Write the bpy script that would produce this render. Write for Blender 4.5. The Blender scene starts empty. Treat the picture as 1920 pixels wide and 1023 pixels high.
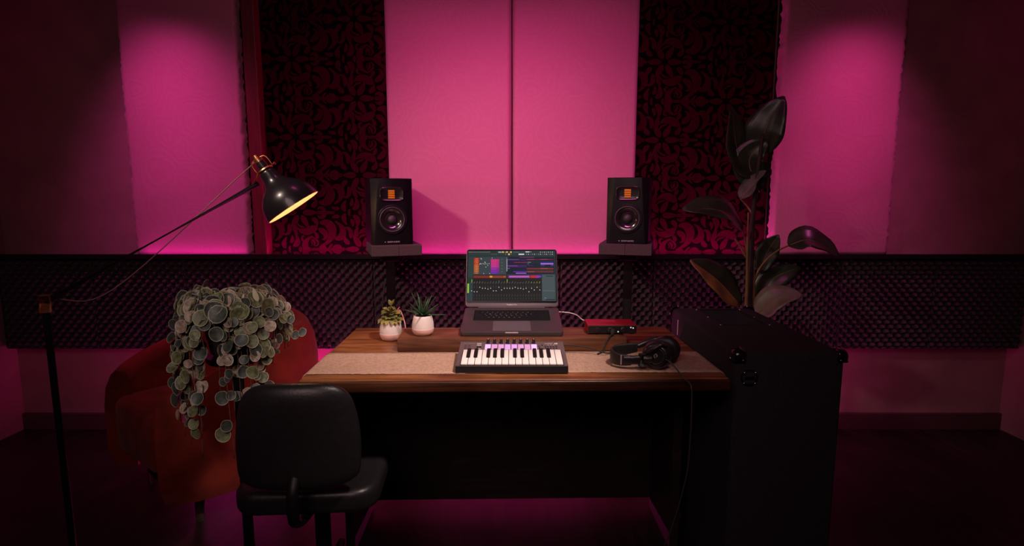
import bpy, bmesh, math, random
from mathutils import Vector, Matrix
PI = math.pi
R = math.radians
random.seed(7)
S = bpy.context.scene
COL = S.collection

# ---------------------------------------------------------------- camera, world, lights, exposure
CAM_H = 1.277
PITCH = R(7.73)
cam_d = bpy.data.cameras.new('camera'); cam = bpy.data.objects.new('camera', cam_d); COL.objects.link(cam)
cam.location = (0, 0, CAM_H); cam.rotation_euler = (R(90) - PITCH, 0, 0)
cam_d.sensor_width = 36; cam_d.lens = 36 * 1060 / 1920; cam_d.clip_start = 0.05
S.camera = cam
S.view_settings.view_transform = 'Standard'; S.view_settings.look = 'None'
S.view_settings.gamma = 1; S.view_settings.use_curve_mapping = False
S.view_settings.exposure = 0.0
S.cycles.use_denoising = True
S.cycles.max_bounces = 6
S.cycles.sample_clamp_indirect = 4

w = bpy.data.worlds.new('world'); S.world = w; w.use_nodes = True
w.node_tree.nodes['Background'].inputs[0].default_value = (0.9, 0.25, 0.5, 1)
w.node_tree.nodes['Background'].inputs[1].default_value = 0.006

def light(kind, name, loc, target, power, col, size=.1, size_y=None, angle=None, blend=1, spread=None):
    d = bpy.data.lights.new(name, kind); d.energy = power; d.color = col
    if kind == 'AREA':
        d.size = size
        if size_y: d.shape = 'RECTANGLE'; d.size_y = size_y
        if spread: d.spread = R(spread)
    else:
        d.shadow_soft_size = size
        if kind == 'SPOT': d.spot_size = R(angle); d.spot_blend = blend
    o = bpy.data.objects.new(name, d); COL.objects.link(o); o.location = loc
    if target is not None:
        o.rotation_euler = (Vector(target) - Vector(loc)).to_track_quat('-Z', 'Y').to_euler()
    return o
# soft warm stage lamp high at the front left, aimed between desk and wall panels
light('SPOT', 'key_spot', (-1.75, 0.75, 2.55), (-0.05, 2.6, 1.02), 112, (1, .74, .62), .09, angle=46, blend=1)
# second stage lamp from the right above the desk
light('SPOT', 'desk_spot', (.62, 0.85, 2.5), (-.16, 1.84, .76), 200, (1, .76, .66), .11, angle=36, blend=1)
# magenta ceiling washer for the middle panels; added fills brighten the two outer panels
light('AREA', 'wall_washer', (-.05, 1.75, 2.62), (-.05, 3.0, 1.12), 5.2, (1, .13, .50), 1.2, .12, spread=75)
light('AREA', 'left_panel_fill', (-1.72, 2.35, 2.6), (-1.66, 2.93, 1.2), 1.6, (1, .12, .55), .3, .1, spread=55)
light('AREA', 'right_panel_fill', (1.72, 2.35, 2.6), (1.66, 2.93, 1.2), 1.5, (1, .12, .50), .3, .1, spread=55)
# weak frontal room light
light('AREA', 'room_fill', (-.5, -.6, 2.3), (-.1, 2.0, .8), 4, (1, .66, .66), 1.2, .8, spread=100)
# lamp aimed at the hanging plant at left
light('SPOT', 'plant_spot', (-.55, 0.15, 1.75), (-.86, 1.72, .78), 19, (1, .84, .72), .08, angle=24, blend=.9)

# ---------------------------------------------------------------- camera-ray helpers (pixels of the 1920x1023 photograph)
def ray(px, py):
    u, v = (px - 960) / 1060, (511.5 - py) / 1060
    return Vector((u, math.cos(PITCH) + v * math.sin(PITCH), -math.sin(PITCH) + v * math.cos(PITCH)))
def at(px, py, Y):
    d = ray(px, py); t = Y / d.y
    return Vector((d.x * t, Y, CAM_H + d.z * t))
def onz(px, py, z):
    d = ray(px, py); t = (z - CAM_H) / d.z
    return Vector((d.x * t, d.y * t, z))

# ---------------------------------------------------------------- materials
MATS = {}
def mat(name, col, rough=.6, metal=0, noise=0, nscale=30, bump=0, bscale=80, coat=0, emit=None, estr=0, spec=.5, sheen=0, stretch=(1, 1, 1)):
    if name in MATS: return MATS[name]
    m = bpy.data.materials.new(name); m.use_nodes = True; nt = m.node_tree; b = nt.nodes['Principled BSDF']
    b.inputs['Base Color'].default_value = (*col, 1); b.inputs['Roughness'].default_value = rough
    b.inputs['Metallic'].default_value = metal; b.inputs['Coat Weight'].default_value = coat
    b.inputs['Specular IOR Level'].default_value = spec; b.inputs['Sheen Weight'].default_value = sheen
    if emit: b.inputs['Emission Color'].default_value = (*emit, 1); b.inputs['Emission Strength'].default_value = estr
    tc = nt.nodes.new('ShaderNodeTexCoord'); mp = nt.nodes.new('ShaderNodeMapping'); mp.inputs['Scale'].default_value = stretch
    nt.links.new(tc.outputs['Object'], mp.inputs[0])
    n = nt.nodes.new('ShaderNodeTexNoise'); n.inputs['Scale'].default_value = nscale; n.inputs['Detail'].default_value = 5
    nt.links.new(mp.outputs[0], n.inputs['Vector'])
    r = nt.nodes.new('ShaderNodeValToRGB')
    a = max(noise, .03)
    r.color_ramp.elements[0].position = .3; r.color_ramp.elements[1].position = .7
    r.color_ramp.elements[0].color = (*[c * (1 - a) for c in col], 1); r.color_ramp.elements[1].color = (*[min(1, c * (1 + a)) for c in col], 1)
    nt.links.new(n.outputs['Fac'], r.inputs[0]); nt.links.new(r.outputs[0], b.inputs['Base Color'])
    if bump:
        n2 = nt.nodes.new('ShaderNodeTexNoise'); n2.inputs['Scale'].default_value = bscale; n2.inputs['Detail'].default_value = 4
        nt.links.new(mp.outputs[0], n2.inputs['Vector'])
        bp = nt.nodes.new('ShaderNodeBump'); bp.inputs['Strength'].default_value = bump; bp.inputs['Distance'].default_value = .003
        nt.links.new(n2.outputs['Fac'], bp.inputs['Height']); nt.links.new(bp.outputs[0], b.inputs['Normal'])
    MATS[name] = m
    return m

def wood(name, c0, c1, c2, rough=.42, axis='X', scale=1.0):
    m = bpy.data.materials.new(name); m.use_nodes = True; nt = m.node_tree; b = nt.nodes['Principled BSDF']
    b.inputs['Roughness'].default_value = rough
    tc = nt.nodes.new('ShaderNodeTexCoord'); mp = nt.nodes.new('ShaderNodeMapping')
    mp.inputs['Scale'].default_value = (1.6 * scale, 22 * scale, 22 * scale) if axis == 'X' else (22 * scale, 1.6 * scale, 22 * scale)
    nt.links.new(tc.outputs['Object'], mp.inputs[0])
    n = nt.nodes.new('ShaderNodeTexNoise'); n.inputs['Scale'].default_value = 1.5; n.inputs['Detail'].default_value = 8; n.inputs['Distortion'].default_value = 1.6
    nt.links.new(mp.outputs[0], n.inputs['Vector'])
    r = nt.nodes.new('ShaderNodeValToRGB'); e = r.color_ramp.elements
    e[0].position = .3; e[0].color = (*c0, 1); e[1].position = .72; e[1].color = (*c2, 1)
    k = e.new(.5); k.color = (*c1, 1)
    nt.links.new(n.outputs['Fac'], r.inputs[0])
    n3 = nt.nodes.new('ShaderNodeTexNoise'); n3.inputs['Scale'].default_value = 5; n3.inputs['Detail'].default_value = 3
    nt.links.new(tc.outputs['Object'], n3.inputs['Vector'])
    mx = nt.nodes.new('ShaderNodeMix'); mx.data_type = 'RGBA'; mx.blend_type = 'MULTIPLY'
    r3 = nt.nodes.new('ShaderNodeValToRGB'); r3.color_ramp.elements[0].position = .35; r3.color_ramp.elements[0].color = (.45, .4, .38, 1); r3.color_ramp.elements[1].position = .6
    nt.links.new(n3.outputs['Fac'], r3.inputs[0])
    mx.inputs[0].default_value = .8
    nt.links.new(r.outputs[0], mx.inputs[6]); nt.links.new(r3.outputs[0], mx.inputs[7])
    nt.links.new(mx.outputs[2], b.inputs['Base Color'])
    bp = nt.nodes.new('ShaderNodeBump'); bp.inputs['Strength'].default_value = .35; bp.inputs['Distance'].default_value = .002
    nt.links.new(n.outputs['Fac'], bp.inputs['Height']); nt.links.new(bp.outputs[0], b.inputs['Normal'])
    MATS[name] = m
    return m

def glow(name, col, strength):
    if name in MATS: return MATS[name]
    m = bpy.data.materials.new(name); m.use_nodes = True; nt = m.node_tree
    b = nt.nodes['Principled BSDF']; b.inputs['Base Color'].default_value = (*[c * .5 for c in col], 1)
    b.inputs['Emission Color'].default_value = (*col, 1); b.inputs['Emission Strength'].default_value = strength
    MATS[name] = m
    return m

M_WALL = mat('wall_paint', (.44, .19, .23), .9, noise=.12, nscale=6, bump=.15)
M_CEIL = mat('ceiling_paint', (.06, .05, .055), .9)
M_FLOOR = wood('floor_boards', (.012, .008, .007), (.022, .014, .011), (.04, .025, .018), .45, 'Y', .5)
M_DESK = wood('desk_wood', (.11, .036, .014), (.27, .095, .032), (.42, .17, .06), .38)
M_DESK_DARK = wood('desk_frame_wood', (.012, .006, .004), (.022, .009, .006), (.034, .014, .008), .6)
M_RISER = wood('riser_wood', (.08, .026, .013), (.17, .058, .025), (.27, .10, .042), .5)
M_FOAM = mat('foam_charcoal', (.068, .052, .058), .95, noise=.15, nscale=200, bump=.3, bscale=600, spec=.1)
M_BLACK = mat('black_vinyl', (.006, .005, .007), .31, noise=.1, spec=.5)
M_BLKPL = mat('black_plastic', (.014, .013, .015), .35, noise=.1)
M_BLKMT = mat('black_metal', (.006, .0055, .006), .42, spec=.3)
M_SATIN = mat('satin_black', (.013, .011, .014), .30, coat=.25)
M_RUBBER = mat('rubber', (.02, .02, .02), .7)
M_BRASS = mat('copper_brass', (.90, .46, .20), .36, metal=1)
M_STEEL = mat('steel', (.55, .53, .53), .25, metal=1)
M_WHITE = mat('white_plastic', (.80, .76, .74), .4)
M_PADF = mat('isolation_foam', (.095, .075, .075), .95, noise=.2, nscale=300, bump=.3, bscale=500, spec=.1)

# ---------------------------------------------------------------- mesh helpers
def chain(o):
    M = Matrix.Identity(4)
    while o is not None:
        M = o.matrix_basis @ M; o = o.parent
    return M
def obj(name, bm, m, parent=None, smooth=False, world=False, auto=None):
    """link bm as ONE mesh object; world=True: bm is in world coordinates"""
    if world and parent is not None: bm.transform(chain(parent).inverted())
    me = bpy.data.meshes.new(name)
    bmesh.ops.recalc_face_normals(bm, faces=bm.faces)
    if smooth:
        for f in bm.faces: f.smooth = True
        if auto:
            for e in bm.edges:
                if len(e.link_faces) == 2 and e.calc_face_angle(0) > R(auto): e.smooth = False
    bm.to_mesh(me); bm.free()
    for x in (m if isinstance(m, (list, tuple)) else [m]): me.materials.append(x)
    o = bpy.data.objects.new(name, me); COL.objects.link(o)
    if parent is not None: o.parent = parent
    return o
def tag(o, label, cat, group=None, kind=None):
    if label: o['label'] = label
    if cat: o['category'] = cat
    if group: o['group'] = group
    if kind: o['kind'] = kind
    return o
def thing(name, label, cat, loc=(0, 0, 0), rz=0, group=None):
    o = bpy.data.objects.new(name, None); COL.objects.link(o); o.empty_display_size = .05
    o.location = loc; o.rotation_euler = (0, 0, rz)
    return tag(o, label, cat, group)
def struct(name, bm, m, smooth=False):
    o = obj(name, bm, m, None, smooth); o['kind'] = 'structure'; return o
def copy_tree(o, parent=None):
    c = o.copy(); COL.objects.link(c)
    if parent is not None: c.parent = parent
    for ch in [x for x in COL.objects if x.parent == o]: copy_tree(ch, c)
    return c
def BM(): return bmesh.new()
def box(bm, c, s, bev=0, seg=2, M=None, mi=0):
    r = bmesh.ops.create_cube(bm, size=1); vs = r['verts']
    for v in vs: v.co = Vector((v.co.x * s[0] + c[0], v.co.y * s[1] + c[1], v.co.z * s[2] + c[2]))
    fs = list({f for v in vs for f in v.link_faces})
    if bev:
        es = list({e for v in vs for e in v.link_edges})
        q = bmesh.ops.bevel(bm, geom=es, offset=bev, segments=seg, profile=.5, affect='EDGES')
        fs = list({f for v in q['verts'] for f in v.link_faces} | {f for f in fs if f.is_valid})
        vs = list({v for f in fs for v in f.verts})
    for f in fs: f.material_index = mi
    if M is not None: bmesh.ops.transform(bm, matrix=M, verts=vs)
    return bm
def prism(bm, poly, z0, z1, bev=0, seg=2, M=None, mi=0, plane='XY'):
    """extrude a 2D outline between z0 and z1 along the third axis"""
    def q(p, z):
        return Vector((p[0], p[1], z)) if plane == 'XY' else (Vector((p[0], z, p[1])) if plane == 'XZ' else Vector((z, p[0], p[1])))
    n = len(poly)
    a = [bm.verts.new(q(p, z0)) for p in poly]; b = [bm.verts.new(q(p, z1)) for p in poly]
    fs = [bm.faces.new(a[::-1]), bm.faces.new(b)]
    for i in range(n): fs.append(bm.faces.new((a[i], a[(i + 1) % n], b[(i + 1) % n], b[i])))
    bmesh.ops.recalc_face_normals(bm, faces=fs)
    vs = a + b
    if bev:
        es = [e for f in fs[:2] for e in f.edges]
        r = bmesh.ops.bevel(bm, geom=es, offset=bev, segments=seg, profile=.5, affect='EDGES')
        vs = list({v for v in vs if v.is_valid} | set(r['verts']))
    for f in {f for v in vs for f in v.link_faces}: f.material_index = mi
    if M is not None: bmesh.ops.transform(bm, matrix=M, verts=vs)
    return bm
def rrect(x0, y0, x1, y1, r, n=5):
    out = []
    for cx, cy, a in ((x1 - r, y1 - r, 0), (x0 + r, y1 - r, 90), (x0 + r, y0 + r, 180), (x1 - r, y0 + r, 270)):
        for i in range(n + 1):
            t = R(a + 90 * i / n); out.append((cx + r * math.cos(t), cy + r * math.sin(t)))
    return out
def basis(d):
    d = d.normalized(); up = Vector((0, 0, 1)) if abs(d.z) < .95 else Vector((0, 1, 0))
    x = d.cross(up).normalized(); return x, x.cross(d).normalized()
def tube(bm, pts, r, n=10, cap=True, mi=0, sq=None):
    pts = [Vector(p) for p in pts]; rs = r if isinstance(r, (list, tuple)) else [r] * len(pts)
    rings = []; x = None
    for i, p in enumerate(pts):
        d = (pts[min(i + 1, len(pts) - 1)] - pts[max(i - 1, 0)]).normalized()
        if x is None: x, y = basis(d)
        else:
            x = (x - d * x.dot(d)).normalized(); y = d.cross(x)
        ky = sq if sq else 1
        rings.append([bm.verts.new(p + x * rs[i] * math.cos(2 * PI * k / n) + y * rs[i] * ky * math.sin(2 * PI * k / n)) for k in range(n)])
    for a, b in zip(rings, rings[1:]):
        for k in range(n):
            f = bm.faces.new((a[k], a[(k + 1) % n], b[(k + 1) % n], b[k])); f.material_index = mi
    if cap:
        for q in (rings[0], rings[-1]):
            f = bm.faces.new(q); f.material_index = mi
    return bm
def curve(pts, n=8):
    """Catmull-Rom through pts"""
    P = [Vector(p) for p in pts]; P = [P[0] * 2 - P[1]] + P + [P[-1] * 2 - P[-2]]; out = []
    for i in range(1, len(P) - 2):
        for k in range(n):
            t = k / n; a, b, c, d = P[i - 1:i + 3]
            out.append(.5 * (2 * b + (c - a) * t + (2 * a - 5 * b + 4 * c - d) * t * t + (3 * b - a - 3 * c + d) * t ** 3))
    return out + [P[-2]]
def lathe(bm, prof, n=32, M=None, mi=0, close=False):
    """profile [(r, h)] around +Z, then M"""
    rings = []; made = []
    for r, h in prof:
        if r < 1e-6: ring = [bm.verts.new((0, 0, h))]
        else: ring = [bm.verts.new((r * math.cos(2 * PI * k / n), r * math.sin(2 * PI * k / n), h)) for k in range(n)]
        rings.append(ring); made += ring
    pairs = list(zip(rings, rings[1:])) + ([(rings[-1], rings[0])] if close else [])
    for a, b in pairs:
        for k in range(n):
            k2 = (k + 1) % n
            if len(a) == 1 and len(b) == 1: continue
            if len(a) == 1: f = bm.faces.new((a[0], b[k], b[k2]))
            elif len(b) == 1: f = bm.faces.new((a[k], a[k2], b[0]))
            else: f = bm.faces.new((a[k], a[k2], b[k2], b[k]))
            f.material_index = mi
    if M is not None: bmesh.ops.transform(bm, matrix=M, verts=made)
    return bm
def frame(loc, zdir, xhint=(1, 0, 0)):
    z = Vector(zdir).normalized(); x = Vector(xhint); x = (x - z * x.dot(z)).normalized(); y = z.cross(x)
    M = Matrix((x, y, z)).transposed().to_4x4(); M.translation = Vector(loc); return M
def text_bm(s, size, M, ext=.0002, align='CENTER'):
    c = bpy.data.curves.new('lettering', 'FONT'); c.body = s; c.size = size; c.extrude = ext
    c.align_x = align; c.align_y = 'CENTER'; c.resolution_u = 3
    o = bpy.data.objects.new('lettering', c); COL.objects.link(o)
    me = bpy.data.meshes.new_from_object(o)
    bm = BM(); bm.from_mesh(me); bm.transform(M)
    bpy.data.objects.remove(o); bpy.data.curves.remove(c); bpy.data.meshes.remove(me)
    return bm
def leaf_into(bm, base, direction, normal, L, W, fold=.15, droop=0, n=6, mi=0, shape='oval', wave=0, thick=0):
    """curved, folded leaf blade; two halves meeting at a midrib"""
    d = Vector(direction).normalized(); nn = Vector(normal); nn = (nn - d * nn.dot(d))
    nn = nn.normalized() if nn.length > 1e-5 else basis(d)[1]
    s = d.cross(nn); p = Vector(base); rows = []
    ang = 0
    for i in range(n + 1):
        t = i / n
        if shape == 'round': wd = W / 2 * math.sqrt(max(0, 1 - (2 * t - 1) ** 2)) * (1.0 + .12 * (1 - t)) if 0 < t < 1 else W * .06
        elif shape == 'spike': wd = W / 2 * (1 - t) ** .75 * (.8 + .2 * math.sin(PI * min(1, t * 2)))
        else: wd = W / 2 * math.sin(PI * (t ** .75)) ** .8 if 0 < t < 1 else W * .02
        wd = max(wd, W * .015)
        wv = wave * W * math.sin(t * 22)
        dd = (d * math.cos(ang) - nn * math.sin(ang)); up = (nn * math.cos(ang) + d * math.sin(ang))
        rows.append([bm.verts.new(p - s * wd + up * (fold * wd + wv)), bm.verts.new(p - s * wd * .5 + up * fold * wd * .35), bm.verts.new(p),
                     bm.verts.new(p + s * wd * .5 + up * fold * wd * .35), bm.verts.new(p + s * wd + up * (fold * wd - wv))])
        p = p + dd * (L / n); ang += droop / n
    for a, b in zip(rows, rows[1:]):
        for k in range(4):
            f = bm.faces.new((a[k], a[k + 1], b[k + 1], b[k])); f.material_index = mi; f.smooth = True
    return bm
def solid(o, t):
    m = o.modifiers.new('thickness', 'SOLIDIFY'); m.thickness = t; m.offset = 0
    return o

# ---------------------------------------------------------------- the room
XW, YB = 2.7, 3.0
def slab(name, x0, x1, y0, y1, z0, z1, m):
    return struct(name, box(BM(), ((x0 + x1) / 2, (y0 + y1) / 2, (z0 + z1) / 2), (x1 - x0, y1 - y0, z1 - z0)), m)
slab('floor', -XW - .1, XW + .1, -2.6, YB + .1, -.1, 0, M_FLOOR)
slab('ceiling', -XW - .1, XW + .1, -2.6, YB + .1, 2.7, 2.8, M_CEIL)
slab('wall_back', -XW - .1, XW + .1, YB, YB + .1, 0, 2.7, M_WALL)
slab('wall_left', -XW - .1, -XW, -2.6, YB, 0, 2.7, M_WALL)
slab('wall_right', XW, XW + .1, -2.6, YB, 0, 2.7, M_WALL)
slab('wall_front', -XW - .1, XW + .1, -2.7, -2.6, 0, 2.7, M_WALL)
slab('baseboard_back', -XW, XW, YB - .018, YB, 0, .09, mat('baseboard_paint', (.10, .04, .05), .6))
bm = BM(); prism(bm, [(YB - .130, .960), (YB, .960), (YB, .968), (YB - .125, .968), (YB - .125, .9838), (YB - .130, .9838)], -XW, XW, plane='YZ')
struct('trim_1', bm, mat('ledge_black', (.008, .007, .008), .7, spec=.2))

slab('trim_2', -XW, XW, YB - .060, YB, .478, .957, mat('dado_black', (.012, .010, .012), .8))
# magenta LED strips: one on the ledge at the foot of the wall panels, one on the floor behind the desk
def led(name, label, x0, x1, y, z, strength, group):
    t = thing(name, label, 'light strip', ((x0 + x1) / 2, y, z), 0, group)
    obj('channel', box(BM(), (0, 0, .003), (x1 - x0, .014, .006)), M_BLKPL, t)
    obj('diffuser', box(BM(), (0, 0, .0075), (x1 - x0 - .004, .010, .003), .001), glow('led_magenta_%g' % strength, (1, .05, .40) if strength > 100 else (1, .03, .55), strength), t)
    return t
GL = 'magenta light strips along the back wall'
led('light_strip', 'magenta light strip on the black ledge under the left damask cloth', -1.24, -.66, 2.905, .968, 60, GL)
led('light_strip', 'magenta light strip at the foot of the two central pink wall panels', -.64, .64, 2.883, .968, 10, GL)
led('light_strip', 'magenta light strip on the black ledge under the right damask cloth', .66, 1.31, 2.905, .968, 60, GL)
led('light_strip', 'magenta light strip under the pink panel at the far left edge', -1.9, -1.37, 2.883, .968, 10, GL)
led('light_strip', 'long magenta light strip on the floor behind the desk', -1.6, .40, 2.74, 0, 280, GL)
led('light_strip', 'magenta light strip on the floor behind the black cabinet', .90, 1.38, 2.74, 0, 280, GL)

# egg-crate foam panels
FP = .486; FZ0, FZ1 = .478, .957
def foam_bm():
    bm = BM(); nx, nz = 88, 80; w, h = FP - .004, FZ1 - FZ0; px, pz = w / 11, h / 10
    g = []
    for j in range(nz + 1):
        row = []
        for i in range(nx + 1):
            x, z = w * i / nx, h * j / nz
            c = math.cos(2 * PI * x / px) * math.cos(2 * PI * z / pz)
            c = math.copysign(abs(c) ** .8, c)
            y = -.030 - .021 * c
            if i in (0, nx) or j in (0, nz): y = -.028
            row.append(bm.verts.new((x - w / 2, y, z)))
        g.append(row)
    for j in range(nz):
        for i in range(nx): bm.faces.new((g[j][i], g[j][i + 1], g[j + 1][i + 1], g[j + 1][i]))
    rim = [g[0][i] for i in range(nx + 1)] + [g[j][nx] for j in range(1, nz + 1)] + [g[nz][i] for i in range(nx - 1, -1, -1)] + [g[j][0] for j in range(nz - 1, 0, -1)]
    back = [bm.verts.new((v.co.x, 0, v.co.z)) for v in rim]; n = len(rim)
    for k in range(n): bm.faces.new((rim[k], back[k], back[(k + 1) % n], rim[(k + 1) % n]))
    bm.faces.new(back[::-1])
    return bm
foam_lab = {-5: 'charcoal egg-crate foam panel in the far left corner of the back wall', -4: 'charcoal egg-crate foam panel second from the left corner of the back wall',
 -3: 'charcoal egg-crate foam panel behind the trailing plant and under the left pink panel', -2: 'charcoal egg-crate foam panel between the red armchair and the left speaker stand',
 -1: 'charcoal egg-crate foam panel behind the two small potted plants', 0: 'charcoal egg-crate foam panel directly behind the laptop',
 1: 'charcoal egg-crate foam panel behind the white cable and the red audio interface', 2: 'charcoal egg-crate foam panel right of the right speaker stand, behind the black cabinet',
 3: 'charcoal egg-crate foam panel behind the large plant at right', 4: 'charcoal egg-crate foam panel second from the right corner of the back wall', 5: 'charcoal egg-crate foam panel in the far right corner of the back wall'}
f0 = None
for k in range(-5, 6):
    if f0 is None: o = f0 = obj('foam_panel', foam_bm(), M_FOAM, None, True)
    else: o = f0.copy(); COL.objects.link(o)
    o.location = (.006 + FP * k, YB - .0605, FZ0)
    tag(o, foam_lab[k], 'acoustic foam', 'charcoal foam panels along the lower back wall')

# upholstered pink wall panels with an embossed swirl cloth
def pink_mat():
    m = bpy.data.materials.new('pink_paisley_cloth'); m.use_nodes = True; nt = m.node_tree; b = nt.nodes['Principled BSDF']
    b.inputs['Roughness'].default_value = .8; b.inputs['Sheen Weight'].default_value = .15; b.inputs['Specular IOR Level'].default_value = .2
    tc = nt.nodes.new('ShaderNodeTexCoord')
    vo = nt.nodes.new('ShaderNodeTexVoronoi'); vo.inputs['Scale'].default_value = 5.5; vo.feature = 'F1'
    ns = nt.nodes.new('ShaderNodeTexNoise'); ns.inputs['Scale'].default_value = 9; ns.inputs['Detail'].default_value = 3
    ad = nt.nodes.new('ShaderNodeVectorMath'); ad.operation = 'MULTIPLY_ADD'; ad.inputs[1].default_value = (.10, .10, .10)
    nt.links.new(tc.outputs['Object'], ad.inputs[2]); nt.links.new(ns.outputs['Color'], ad.inputs[0]); nt.links.new(tc.outputs['Object'], ns.inputs['Vector'])
    nt.links.new(ad.outputs[0], vo.inputs['Vector'])
    mu = nt.nodes.new('ShaderNodeMath'); mu.operation = 'MULTIPLY'; mu.inputs[1].default_value = 45; nt.links.new(vo.outputs['Distance'], mu.inputs[0])
    sn = nt.nodes.new('ShaderNodeMath'); sn.operation = 'SINE'; nt.links.new(mu.outputs[0], sn.inputs[0])
    n2 = nt.nodes.new('ShaderNodeTexNoise'); n2.inputs['Scale'].default_value = 220; nt.links.new(tc.outputs['Object'], n2.inputs['Vector'])
    n4 = nt.nodes.new('ShaderNodeTexNoise'); n4.inputs['Scale'].default_value = 4; nt.links.new(tc.outputs['Object'], n4.inputs['Vector'])
    am = nt.nodes.new('ShaderNodeMath'); am.operation = 'MULTIPLY'; nt.links.new(sn.outputs[0], am.inputs[0]); nt.links.new(n4.outputs['Fac'], am.inputs[1])
    su = nt.nodes.new('ShaderNodeMath'); su.operation = 'MULTIPLY_ADD'; su.inputs[1].default_value = .9; nt.links.new(n2.outputs['Fac'], su.inputs[0]); nt.links.new(am.outputs[0], su.inputs[2])
    bp = nt.nodes.new('ShaderNodeBump'); bp.inputs['Strength'].default_value = .10; bp.inputs['Distance'].default_value = .003
    nt.links.new(su.outputs[0], bp.inputs['Height']); nt.links.new(bp.outputs[0], b.inputs['Normal'])
    r = nt.nodes.new('ShaderNodeValToRGB'); r.color_ramp.elements[0].color = (.61, .21, .33, 1); r.color_ramp.elements[1].color = (.64, .235, .355, 1)
    nt.links.new(am.outputs[0], r.inputs[0]); nt.links.new(r.outputs[0], b.inputs['Base Color'])
    return m
M_PINK = pink_mat()
def pink_panel(x0, x1, label, ragged=0):
    w = x1 - x0; t = thing('acoustic_panel', label, 'wall panel', ((x0 + x1) / 2, YB, .9684), 0, 'pink upholstered wall panels')
    bm = BM(); h = 1.36; nx, nz = 48, 96; th = .085; g = []
    rnd = random.Random(int(x0 * 1000))
    def edge(a, r=.022):
        return 0 if a >= r else th * .45 * (1 - math.sqrt(max(0, 1 - (1 - a / r) ** 2)))
    def cells(n, L):
        out = [0, .004, .010, .018]; m = n - 7
        return out + [.026 + (L - .052) * i / m for i in range(m + 1)] + [L - .018, L - .010, L - .004, L]
    xs, zs = cells(nx, w), cells(nz, h)
    for z in zs:
        row = []
        for x in xs:
            y = -th + edge(x) + edge(w - x) + edge(z) + edge(h - z)
            y += .0035 * math.sin(x * 9 + 1.7 * math.sin(z * 5 + x0 * 9)) * math.sin(z * 6 + x0 * 5)
            jx = 0
            if ragged and (x < .012 or w - x < .012): jx = rnd.uniform(-ragged, ragged)
            row.append(bm.verts.new((x - w / 2 + jx, min(y, -.012), z)))
        g.append(row)
    nx, nz = len(xs) - 1, len(zs) - 1
    for j in range(nz):
        for i in range(nx): bm.faces.new((g[j][i], g[j][i + 1], g[j + 1][i + 1], g[j + 1][i]))
    obj('cloth_cover', bm, M_PINK, t, True)
    obj('backing_board', box(BM(), (0, -.0085, h / 2), (w - .02, .012, h - .02)), M_DESK_DARK, t)
    return t
pink_panel(-.632, -.003, 'left of the two central pink upholstered wall panels, beside the left speaker')
pink_panel(.003, .632, 'right of the two central pink upholstered wall panels, beside the right speaker')
pink_panel(-1.95, -1.352, 'pink upholstered panel at the far left, behind the lamp arm', .006)
pink_panel(1.335, 1.95, 'pink upholstered panel at the far right, behind the large dark plant', .006)

# red painted posts beside the damask
M_POST = mat('crimson_paint', (.16, .008, .02), .55, noise=.25, nscale=12, stretch=(8, 8, .6))
tag(obj('wall_post', box(BM(), (-1.296, YB - .045, 1.6486), (.066, .09, 1.36), .006), M_POST), 'narrow crimson post left of the damask cloth, behind the desk lamp', 'post')
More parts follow.
